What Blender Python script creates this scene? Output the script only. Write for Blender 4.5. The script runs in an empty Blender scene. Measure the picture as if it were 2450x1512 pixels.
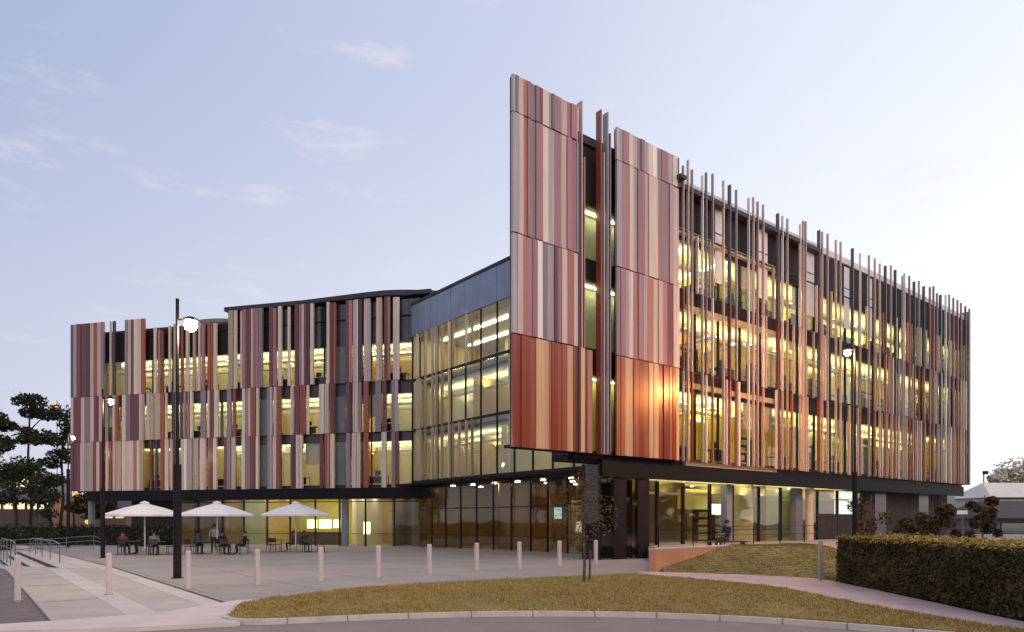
import bpy, bmesh, math, random
import numpy as np
from mathutils import Vector, Matrix, noise as mnoise
random.seed(7); np.random.seed(7)
rnd = random.Random(11)
sc = bpy.context.scene
COL = sc.collection
F = 1633.0; CX = 1224.5; HY = 1243.0; EYE = 1.75      # survey constants used to lay the site out in metres

# ------------------------------------------------------------------ camera
cam_d = bpy.data.cameras.new("camera"); cam = bpy.data.objects.new("camera", cam_d); COL.objects.link(cam)
cam.location = (0, 0, EYE); cam.rotation_euler = (math.radians(90), 0, 0)
cam_d.sensor_width = 36.0; cam_d.lens = 24.0; cam_d.shift_y = 0.1988
cam_d.clip_start = 0.1; cam_d.clip_end = 4000
sc.camera = cam

# ------------------------------------------------------------------ world: dusk sky, afterglow low on the right
world = bpy.data.worlds.new("World"); sc.world = world; world.use_nodes = True
nt = world.node_tree; nt.nodes.clear()
def N(t, **k):
    n = nt.nodes.new(t)
    for a, b in k.items(): setattr(n, a, b)
    return n
L = nt.links.new
wo = N('ShaderNodeOutputWorld'); bg = N('ShaderNodeBackground'); L(bg.outputs[0], wo.inputs[0])
tc = N('ShaderNodeTexCoord')
nrm = N('ShaderNodeVectorMath', operation='NORMALIZE'); L(tc.outputs['Generated'], nrm.inputs[0])
dot = N('ShaderNodeVectorMath', operation='DOT_PRODUCT'); L(nrm.outputs[0], dot.inputs[0]); dot.inputs[1].default_value = (0.90, 0.436, 0.0)
t01 = N('ShaderNodeMath', operation='MULTIPLY_ADD'); L(dot.outputs['Value'], t01.inputs[0]); t01.inputs[1].default_value = .5; t01.inputs[2].default_value = .5
def ramp(stops):
    r = N('ShaderNodeValToRGB'); r.color_ramp.interpolation = 'B_SPLINE' if False else 'EASE'
    r.color_ramp.interpolation = 'LINEAR'
    el = r.color_ramp.elements
    while len(el) > 1: el.remove(el[-1])
    el[0].position = stops[0][0]; el[0].color = (*stops[0][1], 1)
    for p, c in stops[1:]:
        e = el.new(p); e.color = (*c, 1)
    return r
hi = ramp([(0.0, (.46, .49, .62)), (.30, (.33, .39, .59)), (.42, (.37, .44, .645)), (.70, (.575, .625, .80)), (.88, (.80, .85, .94)), (1.0, (1.0, .99, 1.0))])
lo = ramp([(0.0, (.56, .57, .66)), (.30, (.55, .57, .70)), (.40, (.60, .625, .76)), (.70, (.84, .85, .925)), (.86, (.98, .985, 1.01)), (.95, (1.12, 1.10, 1.09)), (1.0, (1.15, 1.12, 1.1))])
L(t01.outputs[0], hi.inputs[0]); L(t01.outputs[0], lo.inputs[0])
sep = N('ShaderNodeSeparateXYZ'); L(nrm.outputs[0], sep.inputs[0])
el_ = N('ShaderNodeMapRange'); L(sep.outputs['Z'], el_.inputs[0]); el_.interpolation_type = 'SMOOTHSTEP'
el_.inputs[1].default_value = .02; el_.inputs[2].default_value = .62
mx = N('ShaderNodeMix', data_type='RGBA'); L(el_.outputs[0], mx.inputs[0]); L(lo.outputs[0], mx.inputs[6]); L(hi.outputs[0], mx.inputs[7])
# thin wisps of cloud
mp = N('ShaderNodeMapping'); mp.inputs['Scale'].default_value = (2.2, 2.2, 9.0); L(nrm.outputs[0], mp.inputs[0])
nz = N('ShaderNodeTexNoise'); nz.inputs['Scale'].default_value = 2.3; nz.inputs['Detail'].default_value = 7; nz.inputs['Roughness'].default_value = .62; L(mp.outputs[0], nz.inputs['Vector'])
cm = N('ShaderNodeMapRange'); L(nz.outputs[0], cm.inputs[0]); cm.inputs[1].default_value = .53; cm.inputs[2].default_value = .76
cm.inputs[3].default_value = 0; cm.inputs[4].default_value = .55; cm.interpolation_type = 'SMOOTHSTEP'
mc = N('ShaderNodeMix', data_type='RGBA'); L(cm.outputs[0], mc.inputs[0]); L(mx.outputs[2], mc.inputs[6]); mc.inputs[7].default_value = (.84, .79, .86, 1)
# physical sky, low sun on the right, mixed in
sky = N('ShaderNodeTexSky'); sky.sky_type = 'NISHITA'; sky.sun_disc = False
sky.sun_elevation = math.radians(4); sky.sun_rotation = math.radians(100); sky.air_density = 1; sky.dust_density = 1
sks = N('ShaderNodeVectorMath', operation='SCALE'); L(sky.outputs[0], sks.inputs[0]); sks.inputs['Scale'].default_value = 0.010
ad = N('ShaderNodeVectorMath', operation='ADD'); L(mc.outputs[2], ad.inputs[0]); L(sks.outputs[0], ad.inputs[1])
L(ad.outputs[0], bg.inputs[0]); bg.inputs[1].default_value = 1.0

# ------------------------------------------------------------------ soft low sun (afterglow)
sun_d = bpy.data.lights.new("sun", 'SUN'); sun_d.energy = 0.95; sun_d.angle = math.radians(50); sun_d.color = (1, .83, .68)
sun = bpy.data.objects.new("sun", sun_d); COL.objects.link(sun)
sd = Vector((.50, -.80, .40)).normalized()
sun.rotation_euler = sd.to_track_quat('Z', 'Y').to_euler()
sc.view_settings.view_transform = 'Standard'; sc.view_settings.look = 'None'
sc.view_settings.exposure = 0.08; sc.view_settings.gamma = 1; sc.view_settings.use_curve_mapping = False
sc.cycles.use_denoising = True; sc.cycles.max_bounces = 8; sc.cycles.transparent_max_bounces = 24
sc.cycles.diffuse_bounces = 4; sc.cycles.glossy_bounces = 3; sc.cycles.sample_clamp_indirect = 6
sc.cycles.caustics_reflective = False; sc.cycles.caustics_refractive = False

# ------------------------------------------------------------------ materials
def mat(name, col, rough=.7, var=.12, scale=6.0, bump=0., metallic=0., coat=0., spec=.5, col2=None, stretch=None, island=0., detail=5, objvar=0.):
    m = bpy.data.materials.new(name); m.use_nodes = True
    t = m.node_tree; b = t.nodes['Principled BSDF']; lk = t.links.new
    b.inputs['Roughness'].default_value = rough; b.inputs['Metallic'].default_value = metallic
    b.inputs['Coat Weight'].default_value = coat; b.inputs['Specular IOR Level'].default_value = spec
    b.inputs['Coat Roughness'].default_value = .15
    tcn = t.nodes.new('ShaderNodeTexCoord'); v = tcn.outputs['Object']
    g = t.nodes.new('ShaderNodeNewGeometry')
    v = g.outputs['Position']
    if stretch:
        mpn = t.nodes.new('ShaderNodeMapping'); mpn.inputs['Scale'].default_value = stretch; lk(v, mpn.inputs[0]); v = mpn.outputs[0]
    n = t.nodes.new('ShaderNodeTexNoise'); n.inputs['Scale'].default_value = scale; n.inputs['Detail'].default_value = detail; n.inputs['Roughness'].default_value = .65
    lk(v, n.inputs['Vector'])
    r = t.nodes.new('ShaderNodeMapRange'); lk(n.outputs[0], r.inputs[0]); r.inputs[1].default_value = .3; r.inputs[2].default_value = .7
    mixn = t.nodes.new('ShaderNodeMix'); mixn.data_type = 'RGBA'; lk(r.outputs[0], mixn.inputs[0])
    c1 = tuple(c * (1 - var) for c in col); c2 = tuple(min(1, c * (1 + var)) for c in (col2 or col))
    mixn.inputs[6].default_value = (*c1, 1); mixn.inputs[7].default_value = (*c2, 1)
    out = mixn.outputs[2]
    if island:
        hs = t.nodes.new('ShaderNodeHueSaturation'); lk(out, hs.inputs['Color'])
        mr = t.nodes.new('ShaderNodeMapRange'); lk(g.outputs['Random Per Island'], mr.inputs[0]); mr.inputs[3].default_value = 1 - island; mr.inputs[4].default_value = 1 + island
        lk(mr.outputs[0], hs.inputs['Value']); out = hs.outputs[0]
    if objvar:
        oi = t.nodes.new('ShaderNodeObjectInfo'); h2 = t.nodes.new('ShaderNodeHueSaturation'); lk(out, h2.inputs['Color'])
        m3 = t.nodes.new('ShaderNodeMapRange'); lk(oi.outputs['Random'], m3.inputs[0]); m3.inputs[3].default_value = 1 - objvar; m3.inputs[4].default_value = 1 + objvar
        lk(m3.outputs[0], h2.inputs['Value']); out = h2.outputs[0]
    lk(out, b.inputs['Base Color'])
    if bump:
        bn = t.nodes.new('ShaderNodeBump'); bn.inputs['Strength'].default_value = bump; bn.inputs['Distance'].default_value = .02
        n2 = t.nodes.new('ShaderNodeTexNoise'); n2.inputs['Scale'].default_value = scale * 6; n2.inputs['Detail'].default_value = 3; lk(v, n2.inputs['Vector'])
        lk(n2.outputs[0], bn.inputs['Height']); lk(bn.outputs[0], b.inputs['Normal'])
    return m
def emit(name, col, s):
    m = bpy.data.materials.new(name); m.use_nodes = True; t = m.node_tree; t.nodes.clear()
    o = t.nodes.new('ShaderNodeOutputMaterial'); e = t.nodes.new('ShaderNodeEmission'); e.inputs[0].default_value = (*col, 1); e.inputs[1].default_value = s
    t.links.new(e.outputs[0], o.inputs[0]); return m
def glass(name, tint, refl=1.0, f0=.05, rough=.02):
    m = bpy.data.materials.new(name); m.use_nodes = True; t = m.node_tree; t.nodes.clear(); lk = t.links.new
    o = t.nodes.new('ShaderNodeOutputMaterial'); tr = t.nodes.new('ShaderNodeBsdfTransparent'); tr.inputs[0].default_value = (*tint, 1)
    gl = t.nodes.new('ShaderNodeBsdfGlossy'); gl.inputs['Roughness'].default_value = rough; gl.inputs[0].default_value = (.95, .97, 1, 1)
    lw = t.nodes.new('ShaderNodeLayerWeight'); lw.inputs[0].default_value = .5
    pw = t.nodes.new('ShaderNodeMath'); pw.operation = 'POWER'; lk(lw.outputs['Facing'], pw.inputs[0]); pw.inputs[1].default_value = 4.0
    ma = t.nodes.new('ShaderNodeMath'); ma.operation = 'MULTIPLY_ADD'; lk(pw.outputs[0], ma.inputs[0]); ma.inputs[1].default_value = refl * (1 - f0); ma.inputs[2].default_value = f0
    ma.use_clamp = True
    gn = t.nodes.new('ShaderNodeNewGeometry'); nn = t.nodes.new('ShaderNodeTexNoise'); nn.inputs['Scale'].default_value = .35; lk(gn.outputs['Position'], nn.inputs['Vector'])
    bn = t.nodes.new('ShaderNodeBump'); bn.inputs['Strength'].default_value = .06; bn.inputs['Distance'].default_value = .3; lk(nn.outputs[0], bn.inputs['Height']); lk(bn.outputs[0], gl.inputs['Normal'])
    mx_ = t.nodes.new('ShaderNodeMixShader'); lk(ma.outputs[0], mx_.inputs[0]); lk(tr.outputs[0], mx_.inputs[1]); lk(gl.outputs[0], mx_.inputs[2]); lk(mx_.outputs[0], o.inputs[0])
    return m
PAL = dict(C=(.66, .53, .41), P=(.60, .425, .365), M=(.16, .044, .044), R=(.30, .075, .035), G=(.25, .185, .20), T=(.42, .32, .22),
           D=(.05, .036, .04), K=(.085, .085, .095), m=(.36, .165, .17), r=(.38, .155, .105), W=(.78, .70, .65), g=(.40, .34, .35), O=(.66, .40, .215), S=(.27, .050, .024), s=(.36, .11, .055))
PM = {k: mat('paint_' + n, PAL[k], rough=.30, var=.15, scale=2.0, metallic=.0, coat=.12, stretch=(4, 4, .18), objvar=.14)
      for k, n in dict(C='cream', P='pink', M='maroon', R='rust', G='mauve_grey', T='tan', D='near_black', K='charcoal', m='dusty_maroon', r='terracotta', W='pale', g='warm_grey', O='peach', S='signal_red', s='burnt_orange').items()}
M_black = mat('black_metal', (.010, .009, .010), .55, .2, 3, spec=.15)
M_frame = mat('window_frame_dark', (.018, .016, .016), .5, .1, 3, spec=.25)
M_span = mat('spandrel_dark', (.020, .012, .012), .5, .2, 2, spec=.2)
M_fasc = mat('dark_fascia', (.016, .010, .010), .5, .2, 2, spec=.2)
M_white = mat('white_metal', (.78, .77, .78), .4, .08, 2)
M_slate = mat('slate_louvre', (.20, .235, .33), .30, .14, .8, metallic=.35, coat=.3)
M_roof = mat('dark_roof', (.03, .03, .036), .6, .15, 2)
M_ceil = mat('ceiling_white', (.52, .48, .34), .8, .04, 2)
M_floor = mat('interior_carpet', (.40, .34, .22), .9, .15, 4)
WALLS = [mat('olive_yellow_wall', (.62, .53, .10), .8, .10, 1.0), mat('lime_wall', (.50, .52, .09), .8, .10, 1.0), mat('cream_wall', (.76, .68, .46), .8, .06, 1.0),
         mat('ochre_wall', (.52, .36, .12), .8, .10, 1.0), mat('sage_wall', (.46, .50, .33), .8, .06, 1.0), mat('brown_wall', (.26, .19, .10), .8, .10, 1.0), mat('pale_wall', (.82, .78, .66), .8, .05, 1.0)]
M_glass = glass('clear_glass', (.95, .96, .90), .8, .03)
M_glass2 = glass('atrium_glass', (.93, .96, .91), .9, .04)
M_glassd = glass('dark_glass', (.74, .69, .54), .75, .04)
M_lamp = emit('ceiling_lamp', (1.0, .93, .46), 33)
M_lampw = emit('white_lamp', (1.0, .93, .70), 31)
M_spot2 = emit('interior_spot', (1.0, .92, .7), 9)
M_lampe = emit('linear_lamp', (1.0, .91, .66), 11)
M_lampg = emit('street_level_lamp', (1.0, .87, .44), 15)
M_spot = emit('soffit_spot', (1.0, .9, .68), 10)
M_shelf = mat('shelf_wood', (.10, .06, .04), .7, .3, 5)
M_book = mat('book_spines', (.30, .22, .14), .8, .7, 9, stretch=(6, 6, 1.5), col2=(.55, .45, .25))
M_conc = mat('concrete', (.40, .36, .32), .85, .12, 1.5, .3)
M_colm = mat('column_blue_grey', (.20, .23, .25), .6, .1, 2)
M_coly = mat('column_pale', (.66, .56, .36), .7, .08, 2)
M_orange = mat('amber_wall', (.75, .36, .05), .7, .2, 1.2)
M_brick = mat('dark_brick', (.062, .045, .040), .85, .35, 5)
M_screen = emit('lit_sign', (.85, 1.0, .82), 2.2)
M_menu = emit('lit_menu', (1.0, .93, .66), 2.4)

# ------------------------------------------------------------------ helpers
def tag(o, label=None, cat=None, group=None, kind=None):
    if label: o['label'] = label
    if cat: o['category'] = cat
    if group: o['group'] = group
    if kind: o['kind'] = kind
    return o
BASE = {}
def empty(name, loc, label=None, cat=None, group=None):
    e = bpy.data.objects.new(name, None); COL.objects.link(e); e.location = loc; BASE[e.name] = Vector(loc); e.empty_display_size = .2
    return tag(e, label, cat, group)
def base_of(p):
    v = Vector((0, 0, 0))
    while p is not None:
        v = v + Vector(p.location); p = p.parent
    return v
class MB:
    def __init__(s): s.v = []; s.f = []
    def add(s, vs, fs):
        b = len(s.v); s.v += [tuple(x) for x in vs]; s.f += [tuple(b + i for i in f) for f in fs]; return s
    def box8(s, p):
        return s.add(p, [(3, 2, 1, 0), (4, 5, 6, 7), (0, 1, 5, 4), (1, 2, 6, 5), (2, 3, 7, 6), (3, 0, 4, 7)])
    def box(s, x0, x1, y0, y1, z0, z1):
        return s.box8([(x0, y0, z0), (x1, y0, z0), (x1, y1, z0), (x0, y1, z0), (x0, y0, z1), (x1, y0, z1), (x1, y1, z1), (x0, y1, z1)])
    def tube(s, pts, rad, n=8):
        pts = [Vector(p) for p in pts]
        if not isinstance(rad, (list, tuple)): rad = [rad] * len(pts)
        b = len(s.v)
        for i, p in enumerate(pts):
            d = (pts[min(i + 1, len(pts) - 1)] - pts[max(i - 1, 0)]).normalized()
            a = Vector((1, 0, 0)) if abs(d.x) < .9 else Vector((0, 1, 0))
            e1 = d.cross(a).normalized(); e2 = d.cross(e1)
            for k in range(n):
                an = 2 * math.pi * k / n; s.v.append(tuple(p + (e1 * math.cos(an) + e2 * math.sin(an)) * rad[i]))
        for i in range(len(pts) - 1):
            for k in range(n):
                s.f.append((b + i * n + k, b + i * n + (k + 1) % n, b + (i + 1) * n + (k + 1) % n, b + (i + 1) * n + k))
        s.f.append(tuple(b + k for k in range(n))[::-1]); s.f.append(tuple(b + (len(pts) - 1) * n + k for k in range(n)))
        return s
    def lathe(s, c, prof, n=16):
        b = len(s.v); c = Vector(c)
        for r, z in prof:
            for k in range(n):
                an = 2 * math.pi * k / n; s.v.append((c.x + r * math.cos(an), c.y + r * math.sin(an), c.z + z))
        for i in range(len(prof) - 1):
            for k in range(n):
                s.f.append((b + i * n + k, b + i * n + (k + 1) % n, b + (i + 1) * n + (k + 1) % n, b + (i + 1) * n + k))
        s.f.append(tuple(b + k for k in range(n))[::-1]); s.f.append(tuple(b + (len(prof) - 1) * n + k for k in range(n)))
        return s
    def build(s, name, m, parent=None, smooth=False):
        me = bpy.data.meshes.new(name); off = base_of(parent) if parent else Vector((0, 0, 0))
        me.from_pydata([(x - off.x, y - off.y, z - off.z) for x, y, z in s.v], [], s.f); me.update()
        if m: me.materials.append(m)
        if smooth:
            for p in me.polygons: p.use_smooth = True
        o = bpy.data.objects.new(name, me); COL.objects.link(o)
        if parent: o.parent = parent
        return o
UNIT = bpy.data.meshes.new("unit_block")
UNIT.from_pydata(MB().box(-.5, .5, -.5, .5, -.5, .5).v, [], MB().box(-.5, .5, -.5, .5, -.5, .5).f); UNIT.materials.append(M_white)
class Frame:
    def __init__(s, o, d, out):
        s.o = Vector((o[0], o[1], 0)); s.d = Vector((d[0], d[1], 0)).normalized(); s.n = Vector((out[0], out[1], 0)).normalized(); s.ang = math.atan2(s.d.y, s.d.x)
        s.flip = s.d.cross(s.n).z < 0
    def P(s, a, o, z): 
        p = s.o + s.d * a + s.n * o; return Vector((p.x, p.y, z))
    def mb(s, mb, a0, a1, o0, o1, z0, z1):
        q = [s.P(a0, o0, z0), s.P(a1, o0, z0), s.P(a1, o1, z0), s.P(a0, o1, z0), s.P(a0, o0, z1), s.P(a1, o0, z1), s.P(a1, o1, z1), s.P(a0, o1, z1)]
        if s.flip: q = [q[3], q[2], q[1], q[0], q[7], q[6], q[5], q[4]]
        return mb.box8(q)
    def bx(s, name, parent, a0, a1, o0, o1, z0, z1, m):
        ob = bpy.data.objects.new(name, UNIT); COL.objects.link(ob)
        c = s.P((a0 + a1) / 2, (o0 + o1) / 2, (z0 + z1) / 2) - base_of(parent)
        ob.parent = parent; ob.location = c; ob.rotation_euler = (0, 0, s.ang); ob.scale = (abs(a1 - a0), abs(o1 - o0), abs(z1 - z0))
        ob.material_slots[0].link = 'OBJECT'; ob.material_slots[0].material = m
        return ob
    def a_at(s, xD, off=0.):      # distance along the frame of the survey bearing xD
        k = (xD - CX) / F; o = s.o + s.n * off
        return (k * o.y - o.x) / (s.d.x - k * s.d.y)
U = Vector((.789, .615)).normalized(); V = Vector((-.627, .779)).normalized()
P0 = (0.0, 27.4)
FR = Frame(P0, U, (U.y, -U.x))                            # long street facade with the fins
S_C = 10.41
Cp = FR.P(S_C, 0, 0); FG = Frame((Cp.x, Cp.y), V, (-U.x, -U.y))   # glazed end wall
FL = Frame((-40.22, 62.18), (.968, -.251), (-.251, -.968))        # left wing
def gnd(y): return -0.0145 * min(max(y - 25, 0), 35)
def at(xD, Y, yD=None):
    return Vector(((xD - CX) / F * Y, Y, EYE + (HY - yD) * Y / F if yD is not None else gnd(Y)))

# ------------------------------------------------------------------ ground
def slab(name, poly, zoff, thick, m, zf=None, cuts=(), kind='structure', grid=None, parent=None):
    bm = bmesh.new(); vs = [bm.verts.new((x, y, 0)) for x, y in poly]; f = bm.faces.new(vs); f.normal_update()
    if f.normal.z < 0: f.normal_flip()
    pl = [((0, 25, 0), (0, 1, 0)), ((0, 60, 0), (0, 1, 0))] + list(cuts)
    if grid:
        xs = [p[0] for p in poly]; ys = [p[1] for p in poly]
        x = min(xs)
        while x < max(xs): pl.append(((x, 0, 0), (1, 0, 0))); x += grid
        y = min(ys)
        while y < max(ys): pl.append(((0, y, 0), (0, 1, 0))); y += grid
    for co, no in pl:
        bmesh.ops.bisect_plane(bm, geom=bm.verts[:] + bm.edges[:] + bm.faces[:], plane_co=co, plane_no=no, dist=1e-4)
    bmesh.ops.triangulate(bm, faces=[f for f in bm.faces if len(f.verts) > 4])
    for v in bm.verts: v.co.z = (zf(v.co.x, v.co.y) if zf else gnd(v.co.y)) + zoff
    if thick:
        be = [e for e in bm.edges if e.is_boundary]
        r = bmesh.ops.extrude_edge_only(bm, edges=be)
        for g in r['geom']:
            if isinstance(g, bmesh.types.BMVert): g.co.z -= thick
    me = bpy.data.meshes.new(name); bm.to_mesh(me); bm.free(); me.materials.append(m)
    o = bpy.data.objects.new(name, me); COL.objects.link(o)
    if parent: o.parent = parent
    return tag(o, kind=kind) if kind else o
def uv(u, v): p = U * u + V * v; return (p.x, p.y)
M_ground = mat('far_ground', (.060, .055, .035), .95, .3, .4)
M_asph = mat('asphalt', (.31, .225, .195), .88, .12, 1.2, .5, col2=(.28, .215, .19))
M_asph2 = mat('asphalt_dark', (.185, .135, .12), .9, .2, 1.4, .5)
M_plaza = mat('plaza_paving', (.385, .325, .285), .72, .18, .30, .25, col2=(.35, .30, .265))
M_pale = mat('pale_concrete', (.70, .565, .50), .82, .10, .9, .3)
M_walk = mat('walk_paving', (.50, .42, .355), .82, .14, .6, .3)
M_strip = mat('pale_paving_band', (.60, .52, .45), .8, .10, .9, .3)
M_path = mat('pink_path', (.58, .42, .37), .85, .16, .8, .4)
M_gutter = mat('gutter_dark', (.16, .13, .12), .8, .2, 2)
M_kerb = mat('kerb_concrete', (.62, .53, .44), .85, .12, 2, .3)
M_lawn = mat('lawn_soil', (.34, .19, .065), .95, .35, .3, .6, col2=(.24, .18, .05))
slab('ground', [(-900, -60), (900, -60), (900, 1800), (-900, 1800)], -.9, 0, M_ground)
road_edge = [(12, 5.5), (9.0, 8.3), (7.4, 9.7), (6.34, 10.6), (5.9, 11.0), (4.25, 12.02), (3.2, 12.4), (2.12, 12.62), (-.19, 12.72), (-2.45, 12.32), (-4.5, 11.72)]
slab('road', [(-60, -40), (80, -40), (80, 12), (14, 12.5), (-9, 13), (-60, 4)], -.062, .2, M_asph, kind='structure')
dl = uv(4.36, 12.6); dl2 = uv(4.36, 95)
slab('plaza', [dl] + [(-4.9, 12.7)] + [(x_, y_ + .55) for x_, y_ in road_edge[::-1]] + [(60, 5.5), (75, 75), dl2], 0, .3, M_plaza)
def zl(x, y):
    v = V.x * x + V.y * y
    return gnd(y) - .45 * min(max((v - 29) / 15, 0), 1)
vcuts = [((*uv(0, 29), 0), (V.x, V.y, 0)), ((*uv(0, 44), 0), (V.x, V.y, 0))]
slab('walkway', [uv(1.2, 13.2), uv(4.24, 11.9), uv(4.24, 29.0), uv(3.4, 29.0), uv(3.4, 95), uv(1.2, 95)], 0, .3, M_walk, zf=zl, cuts=vcuts)
slab('plaza_edge', [uv(3.405, 29.005), uv(4.245, 29.005), uv(4.245, 95), uv(3.405, 95)], .0, .6, M_strip)
slab('car_park', [uv(1.19, 13.6), uv(1.19, 95), uv(-60, 95), uv(-60, 12), (-30, 8.5), (-9.2, 10.9)], -.04, .3, M_asph2, zf=zl, cuts=vcuts)
for u0, u1 in ((2.35, 2.85), (3.80, 4.235)):
    slab('paving_band', [uv(u0, 13.5), uv(u1, 13.5), uv(u1, 28.9), uv(u0, 28.9)], .005, .02, M_strip)
for vv in (17.5, 22.0, 26.5):
    slab('paving_joint', [uv(1.25, vv), uv(2.345, vv), uv(2.345, vv + .03), uv(1.25, vv + .03)], .004, .01, M_gutter)
slab('gutter', [uv(4.245, 12.3), uv(4.355, 12.3), uv(4.355, 94), uv(4.245, 94)], -.03, .2, M_gutter)
slab('footpath', [(-30, 7.0), (-8.57, 11.35), (-7.65, 11.9), (-6.64, 12.8), (-6.15, 14.0), (-5.96, 14.75), (-5.66, 14.9), (-5.5, 14.2), (-5.4, 13.2), (-5.2, 12.4), (-4.6, 11.66),
                  (-4.95, 11.9), (-6.05, 11.08), (-8.06, 10.66), (-30, 5.8)][:10] + [(-4.62, 11.60), (-6.05, 11.05), (-8.06, 10.66), (-30, 5.8)], .012, .13, M_pale)
steps = empty('entrance_steps', (*uv(2.6, 34), 0), 'three low concrete steps with shaded dark risers between walkway and plaza', 'steps')
M_riser = mat('step_concrete', (.34, .29, .26), .85, .12, 2, .3)
M_riser_shade = mat('step_riser_shade', (.07, .055, .05), .8, .2, 3)  # dark colour stands in for the shade on the riser faces
for k, (u0, v0, v1) in enumerate(((2.75, 29.3, 54), (2.22, 30.5, 52), (1.70, 32.5, 49))):
    fr = Frame(uv(0, 0), V, (-U.x, -U.y))
    zt = lambda y: gnd(y)
    mb = MB()
    for i in range(8):
        a0 = v0 + (v1 - v0) * i / 8; a1 = v0 + (v1 - v0) * (i + 1) / 8
        q = []
        for (a, u_) in ((a0, u0), (a1, u0), (a1, 3.39), (a0, 3.39)):
            p = uv(u_ if u_ < 3 else (u0 + .525 if k else 3.39), a); q.append((p[0], p[1], gnd(p[1]) - .15 * (k + 1) + .148))
        lo_ = [(x, y, z - .7) for x, y, z in q]
        mb.box8([lo_[0], lo_[3], lo_[2], lo_[1], q[0], q[3], q[2], q[1]])
    mb.build('tread', M_strip, steps)
    mb = MB()
    for i in range(8):
        a0 = v0 + (v1 - v0) * i / 8; a1 = v0 + (v1 - v0) * (i + 1) / 8
        pa = uv(u0 - .02, a0); pb = uv(u0 - .02, a1); pc = uv(u0 - .003, a1); pd = uv(u0 - .003, a0)
        t = [(p[0], p[1], gnd(p[1]) - .15 * (k + 1) + .12) for p in (pa, pd, pc, pb)]
        mb.box8([(x, y, z - .16) for x, y, z in t] + t)
    mb.build('riser', M_riser_shade, steps)

jm = MB()
for k in range(14):
    u_ = 4.5 + k * 2.4
    for j in range(8):
        p = [uv(u_, 12.9 + j * 4), uv(u_ + .022, 12.9 + j * 4), uv(u_ + .022, 16.9 + j * 4), uv(u_, 16.9 + j * 4)]
        if p[0][1] > 13.6 and p[0][1] < 52 and p[0][0] < 4.2: jm.add([(x, y, gnd(y) + .004) for x, y in p], [(0, 1, 2, 3)])
for j in range(14):
    v_ = 14 + j * 2.4
    for k in range(7):
        p = [uv(4.5 + k * 4, v_), uv(8.5 + k * 4, v_), uv(8.5 + k * 4, v_ + .022), uv(4.5 + k * 4, v_ + .022)]
        if p[0][1] > 13.6 and p[1][1] < 52 and p[1][0] < 4.6: jm.add([(x, y, gnd(y) + .006) for x, y in p], [(0, 1, 2, 3)])
tag(jm.build('paving_joints', M_gutter), kind='structure')
def bez(pts, n=6):          # Catmull-Rom through points
    out = []
    for i in range(len(pts) - 1):
        p0 = Vector(pts[max(i - 1, 0)]); p1 = Vector(pts[i]); p2 = Vector(pts[i + 1]); p3 = Vector(pts[min(i + 2, len(pts) - 1)])
        for k in range(n):
            t = k / n; out.append(tuple(.5 * ((2 * p1) + (p2 - p0) * t + (2 * p0 - 5 * p1 + 4 * p2 - p3) * t * t + (3 * p1 - p0 - 3 * p2 + p3) * t ** 3)))
    out.append(tuple(pts[-1])); return out
isl_top = bez([(-5.2, 12.85), (-5.45, 13.7), (-5.3, 14.9), (-4.75, 15.75), (-3.44, 17.3), (-.29, 19.4), (2.24, 20.75), (3.3, 21.2), (3.9, 21.4)], 5)
path_lo = bez([(3.9, 21.4), (4.55, 20.4), (5.7, 18.9), (6.6, 17.5), (6.92, 16.4), (6.98, 15), (7.2, 13.2), (7.45, 12.0), (7.75, 11.0), (8.2, 9.6)], 4)
isl_bot = bez([(8.2, 9.6), (7.4, 10.0), (6.34, 10.75), (5.9, 11.12), (4.25, 12.12), (2.12, 12.74), (-.19, 12.84), (-2.45, 12.44), (-4.3, 11.85), (-5.0, 12.1), (-5.2, 12.85)], 4)
isl = isl_top[:-1] + path_lo[:-1] + isl_bot[:-1]
def offset(poly, d):
    n = len(poly); out = []
    A = sum(poly[i][0] * poly[(i + 1) % n][1] - poly[(i + 1) % n][0] * poly[i][1] for i in range(n)); sg = 1 if A > 0 else -1
    for i in range(n):
        a = Vector(poly[i - 1]); b = Vector(poly[(i + 1) % n]); t = (b - a).normalized(); nn = Vector((t.y, -t.x)) * sg
        out.append(tuple(Vector(poly[i]) + nn * d))
    return out
def kerb(name, poly, w0, w1, ztop, zbot, m):
    a = offset(poly, w0); b = offset(poly, w1); mb = MB(); n = len(poly)
    vs = [(x, y, zbot) for x, y in b] + [(x, y, ztop) for x, y in b] + [(x, y, ztop) for x, y in a] + [(x, y, zbot) for x, y in a]
    fs = []
    for i in range(n):
        j = (i + 1) % n
        for r in range(3): fs.append((r * n + i, r * n + j, (r + 1) * n + j, (r + 1) * n + i))
    mb.add(vs, fs); o = mb.build(name, m); return tag(o, kind='structure')
kerb('kerb', isl, 0, .12, .035, -.12, M_kerb)
def zisl(x, y):
    d = min(math.hypot(x - px, y - py) for px, py in isl)
    return .05 + .10 * min(d / 2.0, 1) + .03 * mnoise.noise((x * .5, y * .5, 0))
kj = MB(); acc = 0
ko = offset(isl, .124); ki = offset(isl, -.002)
for i in range(len(isl)):
    a_, b_ = Vector(isl[i - 1]), Vector(isl[i]); acc += (b_ - a_).length
    if acc > .9:
        acc = 0; t_ = (b_ - a_).normalized() * .012; o1, i1 = Vector(ko[i]), Vector(ki[i])
        kj.box8([(*(i1 - t_), -.1), (*(o1 - t_), -.1), (*(o1 + t_), -.1), (*(i1 + t_), -.1), (*(i1 - t_), .037), (*(o1 - t_), .037), (*(o1 + t_), .037), (*(i1 + t_), .037)])
tag(kj.build('kerb_joints', M_asph), kind='structure')
slab('lawn', offset(isl, -.005), 0, .1, M_lawn, zf=zisl, grid=.6)
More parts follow.
